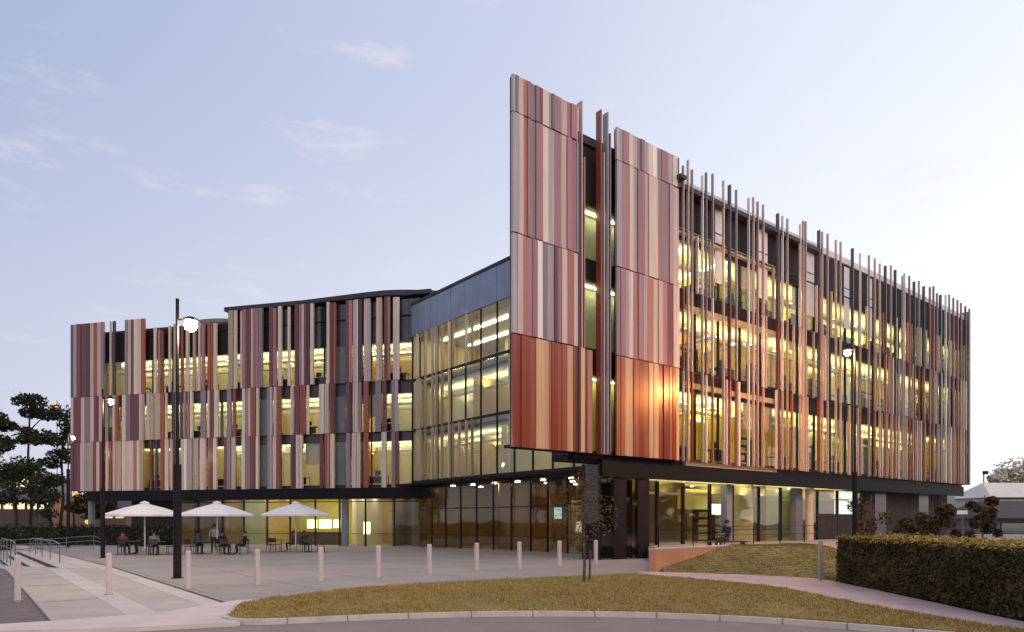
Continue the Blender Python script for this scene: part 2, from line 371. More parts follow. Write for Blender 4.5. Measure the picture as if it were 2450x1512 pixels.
path_hi = bez([(8.9, 8.0), (8.62, 11.6), (8.75, 13.9), (8.92, 17), (8.95, 19.2), (8.7, 20.2), (7.0, 21.5), (4.73, 22.5), (4.3, 22.7)], 4)
slab('path', path_lo + path_hi, .03, .1, M_path)
TZ = .44
terr = [(4.95, 23.0), (6.75, 32.3)] + [tuple(FR.P(9.0, -1.2, 0)[:2]), tuple(FR.P(60, -1.2, 0)[:2]), (60, 50), (60, 10), (11.2, 10), (11.2, 22.5), (11.8, 26.7), (8.3, 25.7)]
slab('terrace', terr, TZ, .6, M_conc, zf=lambda x, y: 0)
fe0, fe1 = Vector((5.0, 22.4)), Vector((8.94, 20.35)); fn = Vector((-(fe1 - fe0).y, (fe1 - fe0).x)).normalized()
def zmound(x, y):
    d = (Vector((x, y)) - fe0).dot(fn)
    return .03 + .76 * min(max(d / 4.4, 0), 1) + .02 * mnoise.noise((x * .6, y * .6, 3))
mound = [(5.0, 22.42), (7.0, 21.52), (8.72, 20.25), (8.97, 19.2), (11.1, 18.8), (11.1, 22.5), (11.75, 27.2), (8.3, 26.15), (8.05, 25.62), (5.05, 22.95)]
slab('lawn', mound, 0, .3, M_lawn, zf=zmound, grid=.5)
# retaining wall
M_rwall = mat('render_salmon', (.62, .27, .14), .85, .14, 1.2, .3)
rw = MB(); dr = Vector((8.35 - 4.8, 25.85 - 22.75)).normalized(); FW = Frame((4.80, 22.75), dr, (dr.y, -dr.x)); FW.mb(rw, 0, 4.8, -.28, 0, -.1, .745)
r_ = rw.build('planter_wall', M_rwall); tag(r_, 'low salmon rendered retaining wall beside the sloping lawn', 'wall')
cp = MB(); FW.mb(cp, -.02, 4.82, -.30, .02, .747, .79); c_ = cp.build('coping', M_kerb, r_)
ww = MB(); ww.box(17.2, 34, 25.7, 25.95, TZ - .05, .93); tag(ww.build('low_wall', M_white), 'low white wall running along behind the clipped hedge', 'wall')

# grass blades
def blades(name, poly, zf, n, h, m):
    xs = [p[0] for p in poly]; ys = [p[1] for p in poly]; P = []
    def inside(x, y):
        c = False; j = len(poly) - 1
        for i in range(len(poly)):
            if (poly[i][1] > y) != (poly[j][1] > y) and x < (poly[j][0] - poly[i][0]) * (y - poly[i][1]) / (poly[j][1] - poly[i][1]) + poly[i][0]: c = not c
            j = i
        return c
    v = []; f = []; rr = random.Random(5)
    cells = {}
    while len(f) < n:
        x = rr.uniform(min(xs), max(xs)); y = rr.uniform(min(ys), max(ys))
        if rr.random() > min(1, 14 / max(y, 6)) or not inside(x, y): continue
        key = (round(x * 3), round(y * 3))
        if key not in cells: cells[key] = zf(key[0] / 3, key[1] / 3)
        z = cells[key] - .012; a = rr.uniform(0, 6.28); tu = mnoise.noise((x * 2.3, y * 2.3, 1)); hh = h * rr.uniform(.5, 1.2) * (1 + .8 * max(-.7, tu)); w = .011
        if mnoise.noise((x * .9, y * .9, 4)) < -.38 and rr.random() < .75: n -= 1; continue
        lx, ly = rr.gauss(0, .5) * hh, rr.gauss(0, .5) * hh; b = len(v)
        v += [(x - w * math.cos(a), y - w * math.sin(a), z), (x + w * math.cos(a), y + w * math.sin(a), z), (x + lx, y + ly, z + hh)]; f.append((b, b + 1, b + 2))
    me = bpy.data.meshes.new(name); me.from_pydata(v, [], f); me.materials.append(m); o = bpy.data.objects.new(name, me); COL.objects.link(o); return tag(o, kind='stuff')
M_grass = mat('dry_grass', (.53, .285, .092), .85, .2, .14, island=.5, col2=(.33, .30, .066))
M_grass2 = mat('green_grass', (.25, .20, .048), .85, .3, .35, island=.45, col2=(.155, .19, .032))
blades('grass', offset(isl, .015), zisl, 85000, .047, M_grass)
blades('grass', offset(mound, -.05), zmound, 22000, .05, M_grass2)

lv = []; lf = []; rr = random.Random(61)
for _ in range(420):
    x, y = rr.uniform(-5, 8), rr.uniform(11.8, 21); a_ = rr.uniform(0, 6.28); s_ = rr.uniform(.025, .05)
    if y > 12.9 + .8 * (x + 5.2) or (x > 6.4): continue
    z = max(zisl(x, y), .02) + .022; b_ = len(lv); cx_, sx_ = math.cos(a_) * s_, math.sin(a_) * s_
    lv += [(x - cx_, y - sx_, z), (x + sx_ * .5, y - cx_ * .5, z + .008), (x + cx_, y + sx_, z + .004), (x - sx_ * .5, y + cx_ * .5, z + .01)]; lf.append((b_, b_ + 1, b_ + 2, b_ + 3))
lm_ = MB(); lm_.v = lv; lm_.f = lf; tag(lm_.build('fallen_leaves', mat('fallen_leaf', (.16, .075, .03), .8, .3, 3, island=.5)), kind='stuff')
# ------------------------------------------------------------------ the building
B = empty('university_building', (9.0, 36.0, 0), 'large modern four storey building clad in red pink and cream vertical strips with lit glazing', 'building')
def sub(name): 
    e = bpy.data.objects.new(name, None); COL.objects.link(e); e.parent = B; e.empty_display_size = .2; return e
clad = sub('cladding_screen'); finset = sub('fin_screen'); bladeset = sub('blade_screen'); curt = sub('curtain_wall'); endw = sub('glazed_end_wall'); wingg = sub('wing_glazing'); gfl = sub('ground_floor_front')
ZR = [4.69, 9.24, 13.30, 18.16, 19.68]
def strips(fr, rows, z0, z1, xoff, sc_, o0=0.0, s_lim=None):
    for spec in rows.split():
        rng, c = spec.split(':'); a, b = rng.split('-')
        s0 = fr.a_at(xoff + float(a) * sc_); s1 = fr.a_at(xoff + float(b) * sc_)
        dz = rnd.choice((0, .025, .05))
        fr.bx('cladding_panel', clad, s0 + .006, s1 - .006, o0 - .10, o0 + dz, z0, z1, PM[c])
p1 = {3: "47-69:g 69-90:G 90-127:P 127-154:r 154-180:m 180-215:G 215-240:m 240-265:M 265-310:C 310-331:g 331-352:G 352-400:m 400-445:P 445-470:m 470-510:m 510-528:P",
      2: "47-90:g 90-124:P 124-154:r 154-180:m 180-215:G 215-265:m 265-310:C 310-352:g 352-378:m 378-400:m 400-440:P 440-470:m 470-512:m 512-528:g",
      1: "47-80:g 80-120:P 120-150:r 150-190:m 190-225:m 225-262:W 262-300:G 300-350:g 350-375:M 375-400:m 400-440:P 440-490:r 490-530:P"}
p2 = {3: "800-815:P 815-845:g 845-888:m 888-918:C 918-950:g 950-975:m 975-1000:G 1000-1030:g 1030-1062:C 1062-1095:W 1095-1125:G 1125-1170:m 1170-1200:g 1200-1235:C 1235-1250:K",
      2: "800-840:g 840-888:m 888-918:C 918-950:g 950-1000:m 1000-1030:g 1030-1095:C 1095-1125:m 1125-1150:G 1150-1180:m 1180-1208:g 1208-1250:P",
      1: "800-830:G 830-862:m 862-890:g 890-922:C 922-955:m 955-990:m 990-1018:g 1018-1062:r 1062-1100:C 1100-1130:P 1130-1165:m 1165-1205:M 1205-1228:P 1228-1250:C"}
ZJ = .0331
for row in (1, 2, 3):
    zz0, zz1 = ZR[row] + .03, ZR[row + 1] - .02
    strips(FR, p1[row], zz0, zz1, 1209.6, .33126); strips(FR, p2[row], zz0, zz1, 1209.6, .33126)
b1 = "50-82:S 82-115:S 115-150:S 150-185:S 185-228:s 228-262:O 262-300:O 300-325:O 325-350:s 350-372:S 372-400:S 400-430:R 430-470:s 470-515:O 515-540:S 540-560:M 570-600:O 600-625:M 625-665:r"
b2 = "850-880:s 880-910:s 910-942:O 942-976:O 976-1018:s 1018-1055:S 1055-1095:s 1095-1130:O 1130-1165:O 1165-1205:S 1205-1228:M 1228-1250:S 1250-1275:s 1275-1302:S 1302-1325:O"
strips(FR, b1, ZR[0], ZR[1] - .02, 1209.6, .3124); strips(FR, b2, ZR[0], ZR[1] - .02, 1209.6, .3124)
# backing frame behind the flying screens
bk = MB()
for a0, a1 in ((.06, FR.a_at(1381)), (FR.a_at(1477), 10.36)):
    FR.mb(bk, a0, a1, -.22, -.105, ZR[0] + .02, ZR[4] - .05)
    for z in ZR[1:4]: FR.mb(bk, a0, a1, -.10, -.012, z - .02, z + .03)
bk.build('backing_frame', M_span, clad)
sf = MB(); FR.mb(sf, .05, 10.4, -.6, -.225, ZR[0] - .02, ZR[0] + .1); sf.build('bottom_edge', M_black, clad)
# fins in the slot between the two screens
for x, c, zt in ((1384, 'D', 18.6), (1391, 'P', 20.0), (1397, 'r', 17.6), (1437, 'R', 20.05), (1444, 'g', 18.2), (1453, 'g', 20.1), (1459, 'G', 19.2)):
    s = FR.a_at(x); FR.bx('sunshade_fin', finset, s - .03, s + .03, -.28, .04, ZR[0], zt, PM[c])

# right facade fins: z2 pixel positions surveyed from the photograph
top_f = "905:P 930:C 950:g 1003:W 1022:G 1055:g 1110:C 1143:K 1175:g 1238:W 1262:P 1284:g 1312:P 1388:K 1410:W 1435:g 1500:W 1515:P 1528:g 1597:K 1612:P 1640:g 1682:C 1706:P 1768:K 1805:W 1850:g 1880:P 1905:C 1935:K 1962:P 1985:K 2020:g 2030:W 2055:m 2081:K 2104:g 2130:K 2160:m 2178:m 2196:G 2215:K 2240:W 2258:g 2279:m 2300:m 2318:G 2340:M 2360:m"
LS = []
for spec in top_f.split():
    a, c = spec.split(':'); x = 1209.6 + float(a) * .4704; s = FR.a_at(x); LS.append(s)
    zt = 19.75 + rnd.uniform(-.35, .1); w = .035 if c != 'K' else .05
    if s > 40: w *= 1.6
    cuts_ = [4.66] + ([9.2] if rnd.random() < .5 else []) + ([13.3] if rnd.random() < .5 else []) + [zt]
    for i in range(len(cuts_) - 1):
        cc = c if (i == len(cuts_) - 2 or rnd.random() < .35) else rnd.choice('PCWrRTTPr')
        if c == 'K' and i < len(cuts_) - 2: cc = rnd.choice('RrM')
        FR.bx('sunshade_fin', finset, s - w * .9, s + w * .9, -.11 - (.05 if c == 'K' else 0), .02, cuts_[i] + .015, cuts_[i + 1] - .015, PM[cc])
for z0, z1 in ((4.66, 9.2), (9.22, 13.28), (13.3, 16.2)):
    s = 10.9
    while s < 48.2:
        if min(abs(s - q) for q in LS) > .16:
            w = rnd.choice((.025, .03, .045, .07)); FR.bx('sunshade_fin', finset, s - w, s + w, -.13, .0, z0, z1, PM[rnd.choice('PCTCrRTWPOCr')])
        s += rnd.uniform(.9, 2.4) if s < 32 else rnd.uniform(.5, 1.2)
FR.bx('end_panel', finset, 48.55, 48.8, -.5, .06, 4.66, 19.2, PM['G'])
rails = MB()
for z in (4.72, 9.25, 13.3, 16.3): FR.mb(rails, 10.5, 48.6, -.22, -.15, z - .03, z + .03)
rails.build('fin_rail', M_frame, finset)

# right wing glazing / floors
LV = [(4.85, 8.30), (9.45, 12.55), (13.45, 15.95)]           # floor, ceiling
OG = -.55
def front(fr, par, a0, a1, og, levels, bay, gm, skip=None, zlow=None, sp_m=M_span):
    n = max(1, round((a1 - a0) / bay)); w = (a1 - a0) / n
    for li, (zf, zc) in enumerate(levels):
        for i in range(n):
            fr.bx('window_pane', par, a0 + i * w + .03, a0 + (i + 1) * w - .03, og - .02, og, zf + .02, zc - .02, gm)
    for i in range(n + 1):
        fr.bx('mullion', par, a0 + i * w - .03, a0 + i * w + .03, og - .09, og + .05, levels[0][0], levels[-1][1], M_frame)
def spans(fr, par, a0, a1, og, zs, bay, m):
    n = max(1, round((a1 - a0) / bay)); w = (a1 - a0) / n
    for z0, z1 in zs:
        for i in range(n):
            fr.bx('spandrel_panel', par, a0 + i * w + .012, a0 + (i + 1) * w - .012, og - .05, og + .08, z0, z1, m)
front(FR, curt, 10.5, 48.5, OG, LV, 2.0, M_glass)
spans(FR, curt, 10.5, 48.5, OG, [(4.5, 4.87), (8.28, 9.47), (12.53, 13.47)], 2.0, M_span)
n = 19
for i in range(n):
    a = 10.5 + 2 * i; FR.bx('fascia_panel', curt, a + .012, a + 1.988, OG - .05, OG + .10, 15.93, 18.55, M_fasc)
# pale opaque panes on the top floor
for x in (1714, 1815, 1822, 1925, 1935, 2020, 2075):
    s = FR.a_at(x, OG); FR.bx('pale_panel', curt, s - .32, s + .38, OG + .11, OG + .13, 14.4, 18.45, M_white)
    FR.bx('panel_joint', curt, s - .32, s + .38, OG + .135, OG + .14, 17.0, 17.06, M_frame)
rf = MB(); FR.mb(rf, 11.2, 48.7, -1.1, -.35, 18.6, 18.98); rf.build('roof_edge', M_white, B)
rf = MB(); FR.mb(rf, 3.7, 10.4, -1.5, -.62, 18.3, 18.58); FR.mb(rf, 10.41, 48.6, -14, -.62, 18.3, 18.58); rf.build('roof', M_roof, B)
rf = MB(); FR.mb(rf, 3.6, 10.3, -1.2, -.45, 18.585, 18.95); rf.build('roof_edge', M_roof, B)
rt = MB(); FR.mb(rt, 11.4, 48.5, -1.15, -1.05, 19.0, 19.25); rt.build('gutter_rail', M_white, B)

lights = {}
def uplight(fr, a0, a1, o, zc, lm, sk):        # pendant trough that throws its light at the ceiling
    fr.mb(lm, a0 + .02, a1 - .02, o - .20, o, zc - .72, zc - .705)
    fr.mb(sk, a0, a1, o - .245, o + .045, zc - .78, zc - .725)
    fr.mb(sk, a0, a1, o - .245, o - .205, zc - .724, zc - .66); fr.mb(sk, a0, a1, o + .005, o + .045, zc - .724, zc - .66)
def interior(fr, a0, a1, og, depth, levels, seed, seg=4.5, lamp=M_lamp, pat='strip', wallset=(0, 0, 1, 2, 2, 3, 4), bottom=.25, parts=True, deep=False):
    rr = random.Random(seed)
    fl = MB(); cl = MB(); lm = MB(); lm2 = MB(); lm3 = MB(); sk = MB(); walls = {}
    for li, (zf, zc) in enumerate(levels):
        znext = levels[li + 1][0] if li + 1 < len(levels) else zc + .4
        fr.mb(fl, a0, a1, og - .12, -depth, zf - bottom, zf)
        fr.mb(cl, a0, a1, og - .12, -depth, zc, min(zc + .12, znext - bottom - .01))
        a = a0
        while a < a1 - .3:
            b = min(a + rr.uniform(seg * .5, seg * 1.5), a1); w = rr.choice(wallset); back = -depth + (0 if deep else rr.choice((0, 0, .0, .8, 1.6)))
            back = max(-depth, min(back, og - 2.2))
            walls.setdefault(w, MB()); fr.mb(walls[w], a, b - .05, back - .15, back, zf + .01, zc - .01)
            if parts and rr.random() < .55:
                w2 = rr.choice(wallset); walls.setdefault(w2, MB()); fr.mb(walls[w2], b - .04, b, -depth, og - rr.uniform(.4, 3), zf + .012, zc - .012)
            a = b
        # lamps
        if pat == 'strip':
            o = og - .9
            while o > -depth + .5:
                uplight(fr, a0 + .5, a1 - .5, o, zc, lm, sk)
                a = a0 + 1.2 + rr.uniform(0, 2)
                while a < a1 - 1:
                    fr.mb(lm2, a, a + .14, o - 1.1, o - .96, zc - .04, zc - .01); a += rr.uniform(2.5, 7)
                o -= 2.3
        else:
            o = og - 1.2 if li == len(levels) - 1 else og - 1.6
            while o > -depth + .6:
                (uplight(fr, a0 + .4, a1 - .4, o, zc, lm3, sk) if li < len(levels) - 1 else fr.mb(lm, a0 + 1, a1 - .8, o - .35, o, zc - .10, zc - .06)); o -= 2.6
    tag(fl.build('floor_slab', M_floor, B)); cl.build('ceiling', M_ceil, B)
    for w, mbx in walls.items(): mbx.build('interior_wall', WALLS[w], B)
    o_ = lm.build('ceiling_light', lamp, B); o_['kind'] = 'stuff'
    if sk.v: o_ = sk.build('light_trough', M_white, B); o_['kind'] = 'stuff'
    if lm3.v: o_ = lm3.build('ceiling_light', M_lampw, B); o_['kind'] = 'stuff'
    if lm2.v: o_ = lm2.build('spot_light', M_spot2, B); o_['kind'] = 'stuff'
interior(FR, 10.6, 48.3, OG, 5.0, LV, 3, seg=5.5, wallset=(0, 0, 1, 0, 1, 2, 4, 0, 3))
few = MB(); FR.mb(few, 48.31, 48.52, -14, -.62, 4.6, 18.29); few.build('end_wall', WALLS[4], B)
few = MB(); FR.mb(few, 10.6, 48.3, -14, -13.8, 4.6, 18.29); few.build('rear_wall', WALLS[2], B)
# cantilevered bay behind the screens
LVc = LV
front(FR, curt, 3.75, 10.4, OG, LVc, 1.66, M_glass)
spans(FR, curt, 3.75, 10.4, OG, [(4.5, 4.87), (8.28, 9.47), (12.53, 13.47), (15.93, 18.45)], 1.66, M_fasc)
interior(FR, 3.8, 10.38, OG, 1.45, LVc, 8, seg=9, wallset=(4, 1, 4), deep=True, parts=False)
bl_ = MB()
for z0, zc in LVc: FR.mb(bl_, 4.0, 10.2, -1.2, -1.05, zc - .06, zc - .02)
bl_.build('ceiling_light', M_lampe, B)
ew = MB(); FR.mb(ew, 3.6, 3.74, -1.6, -.5, 4.6, 18.4); FR.mb(ew, 3.75, 10.35, -1.62, -1.56, 4.6, 18.4); ew.build('bay_wall', M_span, B)
sof = MB(); FR.mb(sof, 3.6, 10.4, -1.6, -.62, 4.36, 4.58); FR.mb(sof, 10.41, 48.6, -9.2, -.62, 4.36, 4.58); sof.build('soffit', M_black, B)
fas = MB(); FR.mb(fas, 5.45, 48.4, -.55, -.30, 3.72, 4.49); fas.build('soffit_beam', M_black, B)

# glazed end wall
ZG = [4.69, 8.73, 12.65, 16.20, 18.70]
LG = [(4.80, 8.64), (8.82, 12.56), (12.74, 16.15)]
GL = 25.6
front(FG, endw, 0.1, GL, 0, LG, 1.83, M_glass2)
tr_ = MB()
for z0, z1 in ((4.56, 4.80), (8.64, 8.82), (12.56, 12.74)): FG.mb(tr_, .1, GL, -.06, .10, z0, z1)
tr_.build('transom', M_frame, endw)
for i in range(28):
    a = .1 + i * .911; FG.bx('louvre_panel', endw, a + .008, a + .903, -.06, .06 + rnd.choice((0, .012)), 16.2, 18.55, M_slate)
cap = MB(); FG.mb(cap, -.3, GL + .1, -.3, .14, 18.56, 18.75); cap.build('parapet_cap', M_roof, endw)
for x, c in ((1003, 'C'), (1009, 'C'), (1022, 'T'), (1039, 'P'), (1048, 'T'), (1062, 'T'), (1079, 'C'), (1088, 'T'), (1103, 'P'), (1120, 'C'), (1134, 'T')):
    a = FG.a_at(x)
    for z0, z1 in ((4.75, 8.7), (8.75, 12.62), (12.68, 16.1)):
        if rnd.random() < .8: FG.bx('sunshade_fin', endw, a - .04, a + .04, .06, .26, z0, z1, PM[c])
interior(FG, 5.3, GL, -.9, 7.5, [(4.80, 8.25), (8.86, 12.2), (12.78, 16.1)], 21, seg=4, lamp=M_lampe, pat='few', wallset=(2, 3, 2, 6, 4, 2))
gsl = MB(); 
for z in (4.5, 8.47, 12.42): FG.mb(gsl, .3, 5.2, -9.4, -1.0, z, z + .28)
gsl.build('floor_slab', M_floor, B)
gl_ = MB()
for zc, oo in ((16.0, (-1.6, -5.0)),):
    for o in oo: FG.mb(gl_, .8, 5.0, o - .35, o, zc - .1, zc - .05)
o_ = gl_.build('ceiling_light', M_lampe, B); o_['kind'] = 'stuff'
gl_ = MB(); gt_ = MB()
for zc in (8.46, 12.4):
    for o in (-1.6, -4.2, -6.8): uplight(FG, .8, 4.9, o, zc, gl_, gt_)
o_ = gl_.build('ceiling_light', M_lampw, B); o_['kind'] = 'stuff'; o_ = gt_.build('light_trough', M_white, B); o_['kind'] = 'stuff'
gc = MB(); FG.mb(gc, .2, GL, -9.5, -.1, 16.16, 16.4); gc.build('ceiling', M_ceil, B)
grf = MB(); FG.mb(grf, 0, GL, -14, -.07, 18.3, 18.54); grf.build('roof', M_roof, B)
few = MB(); FG.mb(few, GL + .02, GL + .22, -13.9, -.15, 4.6, 18.25); few.build('end_wall', WALLS[2], B)
few = MB(); FG.mb(few, GL + .02, GL + .22, -9.6, -.7, -.5, 4.34); few.build('end_wall', WALLS[5], B)
# amber shelving seen on the middle floors of the end wall
am = MB()
for a in (3.2, 4.4, 5.4, 6.6): 
    for z in (8.9, 4.9): FG.mb(am, a, a + .5, -3.4, -2.9, z, z + 2.4)
am.build('amber_screen', M_orange, B)

# left wing
LL = [(4.55, 8.05), (8.80, 11.85), (12.86, 15.90)]
a_of = lambda z1: FL.a_at(141.75 + z1 * .4438)
A0, A1 = 0.0, FL.a_at(1000)
M_blind = mat('roller_blind', (.50, .44, .36), .8, .08, 1.5); M_teal = mat('teal_panel', (.13, .15, .15), .35, .15, 1.2, coat=.2)
def pale_panes():
    for z1a, z1b, rws in ((1486, 1545, (0, 1, 2)), (1078, 1120, (0, 1)), (868, 886, (1,)), (1600, 1640, (0,))):
        for r_ in rws: zf, zc = LL[r_]; FL.bx('infill_panel', wingg, FL.a_at(141.75 + z1a * .4438, -.40) + .02, FL.a_at(141.75 + z1b * .4438, -.40) - .02, -.41, -.39, zf + .03, zc - .03, M_teal)
    rb = random.Random(19)
    for k in range(16):
        r_ = rb.randrange(3); zf, zc = LL[r_]; a = rb.uniform(2, 30); FL.bx('roller_blind', wingg, a, a + rb.choice((.9, 1.0, 1.9)), -.56, -.545, zc - rb.uniform(.5, 2.2), zc - .02, M_blind)
    for k in range(14):
        r_ = rb.randrange(3); zf, zc = LV[r_]; a = 11 + rb.uniform(0, 35); FR.bx('roller_blind', curt, a, a + rb.choice((.9, 1.8)), -.68, -.665, zc - rb.uniform(.4, 1.6), zc - .02, M_blind)
og = -.45
front(FL, wingg, A0 + .1, A1, og, LL, 2.1, M_glass)
spans(FL, wingg, A0 + .1, A1, og, [(4.35, 4.57), (8.03, 8.82), (11.83, 12.88)], 2.1, mat('wing_spandrel', (.055, .042, .050), .3, .25, 1.0))
pale_panes()
xr = FL.a_at(541)
nf = 18; wf = (A1 - xr) / nf
M_bglass = mat('blue_black_glass', (.035, .045, .06), .08, .3, .6, coat=.6)
for i in range(nf): FL.bx('fascia_panel', wingg, xr + i * wf + .01, xr + (i + 1) * wf - .01, og - .05, og + .08, 15.88, 19.3, M_bglass if i % 3 else M_fasc)
nf2 = 8; wf = (xr - A0 - .1) / nf2
for i in range(nf2): FL.bx('fascia_panel', wingg, A0 + .1 + i * wf + .01, A0 + .1 + (i + 1) * wf - .01, og - .05, og + .08, 15.88, 18.5, M_fasc)
interior(FL, A0 + .4, A1 + .2, og, 4.8, LL, 31, seg=5, lamp=M_lampw, wallset=(2, 2, 2, 6, 4, 3, 6))
rf = MB(); FL.mb(rf, xr - .3, A1 + 1.0, -12, -.1, 19.52, 19.86); rf.build('roof', M_roof, B)
pts = [(A1 + 1.0, -.1), (A1 - 3.8, .25), (A1 - 10, .05)]
cr = MB(); vs = []
arc = [FL.P(A1 - 10 + t * 11.5, -.09 + .30 * min(1, t / .5) - 5.5 * max(0, t - .62) ** 1.5, 0) for t in [i / 16 for i in range(17)]]
backp = [FL.P(A1 - 10 + t * 11.5, -6, 0) for t in [i / 16 for i in range(17)]]
n = 17
zt_ = [19.865 + .10 * min(1, i / 12) for i in range(17)]
vs = [(p.x, p.y, 19.54) for p in arc] + [(p.x, p.y, z) for p, z in zip(arc, zt_)] + [(p.x, p.y, z) for p, z in zip(backp, zt_)] + [(p.x, p.y, 19.54) for p in backp]
fs = [(r * n + i, r * n + i + 1, ((r + 1) % 4) * n + i + 1, ((r + 1) % 4) * n + i) for r in range(4) for i in range(n - 1)] + [(0, n, 2 * n, 3 * n), (n - 1, 4 * n - 1, 3 * n - 1, 2 * n - 1)]
cr.add(vs, fs); cr.build('curved_roof', M_roof, B)
rf = MB(); FL.mb(rf, A0, xr, -12, -.5, 18.5, 18.72); rf.build('roof', M_roof, B)
pr = MB(); c0 = FL.P((FL.a_at(395) + FL.a_at(520)) / 2, -6, 0)
pr.lathe((c0.x, c0.y, 18.7), [(4.6, 0), (4.6, .5), (4.3, .85), (3.7, 1.05), (0.05, 1.1)], 28); pr.build('plant_room', mat('beige_roof_box', (.16, .13, .12), .7, .1, 2), B, smooth=False)
rows = {
 3: "60-75:K 75-95:g 95-130:M 130-165:M 165-185:P 185-205:R 205-225:P 225-240:G 270-278:C 288-300:D 355-370:G 370-385:P 385-400:M 400-420:C 420-440:P 440-460:R 508-522:C 530-545:r 548-562:M 590-600:C 618-640:T 655-668:R 682-700:C 720-735:T 750-762:P 768-785:m 800-830:R 830-850:C 912-940:T 940-958:C 975-988:P 988-1008:m 1008-1032:M 1034-1046:P 1046-1075:m 1075-1098:G 1132-1152:M 1152-1172:m 1180-1200:C 1230-1245:C 1270-1290:M 1290-1305:G 1305-1320:P 1320-1352:M 1354-1372:C 1440-1458:C 1460-1478:M 1478-1492:R 1545-1582:M 1582-1602:P 1602-1612:W 1612-1636:D 1642-1682:P 1710-1744:C 1752-1787:M 1800-1836:P",
 2: "60-78:P 78-115:M 115-135:P 135-166:G 166-186:P 186-215:M 215-230:P 250-258:T 288-298:C 305-318:R 340-360:C 360-385:G 385-430:M 430-456:P 470-492:P 492-512:T 512-546:T 546-570:R 572-580:C 606-622:D 622-642:G 650-662:K 670-684:m 690-702:G 706-720:C 762-792:G 800-812:C 812-836:M 836-860:C 905-930:G 935-950:R 985-1002:C 1004-1034:G 1034-1060:R 1060-1076:C 1120-1152:G 1154-1172:P 1172-1200:R 1245-1264:P 1266-1298:M 1298-1332:R 1332-1346:C 1400-1430:C 1430-1456:P 1460-1490:M 1545-1582:M 1582-1614:P 1614-1630:G 1640-1670:R 1704-1740:G 1740-1766:M 1790-1830:G",
 1: "60-85:M 85-112:M 115-136:P 136-160:g 160-180:T 180-200:M 200-216:P 216-240:M 250-260:C 270-282:R 290-302:P 306-334:T 340-356:C 356-376:P 376-400:C 400-420:r 420-452:C 488-498:M 518-528:D 546-566:R 570-590:C 600-612:P 616-640:D 655-690:C 690-720:T 720-752:T 756-775:C 775-792:P 800-830:R 830-850:C 886-905:M 905-926:G 926-950:P 984-1005:C 1005-1032:G 1032-1060:R 1060-1076:C 1120-1150:G 1150-1170:P 1170-1200:R 1246-1276:M 1276-1296:P 1296-1314:C 1402-1422:M 1430-1460:R 1460-1486:C 1546-1572:G 1576-1602:P 1602-1626:C 1640-1670:R 1736-1766:C 1790-1812:G 1812-1832:M"}
zrow = {3: (12.85, 19.48), 2: (8.77, 12.82), 1: (4.32, 8.74)}
for r in (1, 2, 3):
    for spec in rows[r].split():
        rng, c = spec.split(':'); a, b = (float(q) for q in rng.split('-'))
        z0, z1 = zrow[r]
        if 460 < a < 860 and r == 3: z1 = 18.6 + rnd.uniform(-.5, .4)
        if a > 860 and r == 3: z1 -= rnd.choice((0, 0, .1))
        if a > 460: b = b - (b - a) * .14
        parts_ = [(a, b, c)]
        if b - a >= 24 and rnd.random() < .75:
            q_ = a + (b - a) * rnd.uniform(.38, .62); alt = dict(M='mMD', P='WgP', C='CTW', R='rMR', G='gPG', T='CTg', D='KD').get(c, c); parts_ = [(a, q_, c), (q_, b, rnd.choice(alt))]
        for a, b, c in parts_: FL.bx('facade_blade', bladeset, a_of(a) + .006, a_of(b) - .006, -.14, rnd.choice((0, .03, .06)), z0, z1, PM[c])
rl = MB()
for z in (4.5, 8.75, 12.83, 18.0): FL.mb(rl, A0 + .1, A1 - .3, -.30, -.22, z - .03, z + .03)
rl.build('blade_rail', M_frame, bladeset)
ewl = MB(); FL.mb(ewl, A0 + .12, A0 + .3, -9.0, -.6, 4.3, 18.45); FL.mb(ewl, A0 + .31, A1 + .4, -9.3, -9.05, 4.3, 18.4); ewl.build('end_wall', M_span, B)
# left-wing ground floor
fb = MB(); FL.mb(fb, FL.a_at(205), A1 + 1.2, -.5, -.05, 3.42, 4.30); fb.build('canopy_band', M_black, B)
sf2 = MB(); FL.mb(sf2, FL.a_at(205), A1 + 1.0, -9, -.52, 3.95, 4.2); sf2.build('soffit', M_ceil, B)
zg0 = gnd(58) - .02
og2 = -1.5
def x_a(x): return FL.a_at(x, og2)
mul = [432, 474, 532, 583, 639, 694, 754, 812, 874, 943, 1003]
for i, x in enumerate(mul):
    FL.bx('mullion', gfl, x_a(x) - .05, x_a(x) + .05, og2 - .1, og2 + .06, zg0, 3.94, M_frame)
    if i < len(mul) - 1:
        for z0, z1 in ((zg0 + .05, .55), (.61, 3.2)): FL.bx('window_pane', gfl, x_a(x) + .06, x_a(mul[i + 1]) - .06, og2 - .02, og2, z0, z1, M_glass)
tr2 = MB(); FL.mb(tr2, x_a(432), x_a(1003), og2 - .05, og2 + .04, 3.21, 3.28); FL.mb(tr2, x_a(432), x_a(1003), og2 - .05, og2 + .04, .56, .60); tr2.build('transom', M_frame, gfl)
cf = MB(); FL.mb(cf, x_a(420), A1 + .5, og2 - .12, -9, zg0 - .1, zg0); cf.build('floor_slab', M_floor, B)
cf = MB(); FL.mb(cf, x_a(420), A1 + .5, og2 - .12, -9, 3.93, 3.948); cf.build('ceiling', M_ceil, B)
for xa, xb, dep, wi in ((420, 500, 8.9, 5), (500, 560, 6.0, 4), (560, 640, 8.9, 0), (640, 760, 8.9, 0), (760, 822, 7.5, 2), (822, 880, 8.9, 3), (880, 950, 6.5, 5), (950, 1010, 8.9, 5)):
    q = MB(); FL.mb(q, x_a(xa) + .01, x_a(xb) - .01, -dep - .1, -dep, zg0 + .01, 3.92); q.build('interior_wall', WALLS[wi], B)
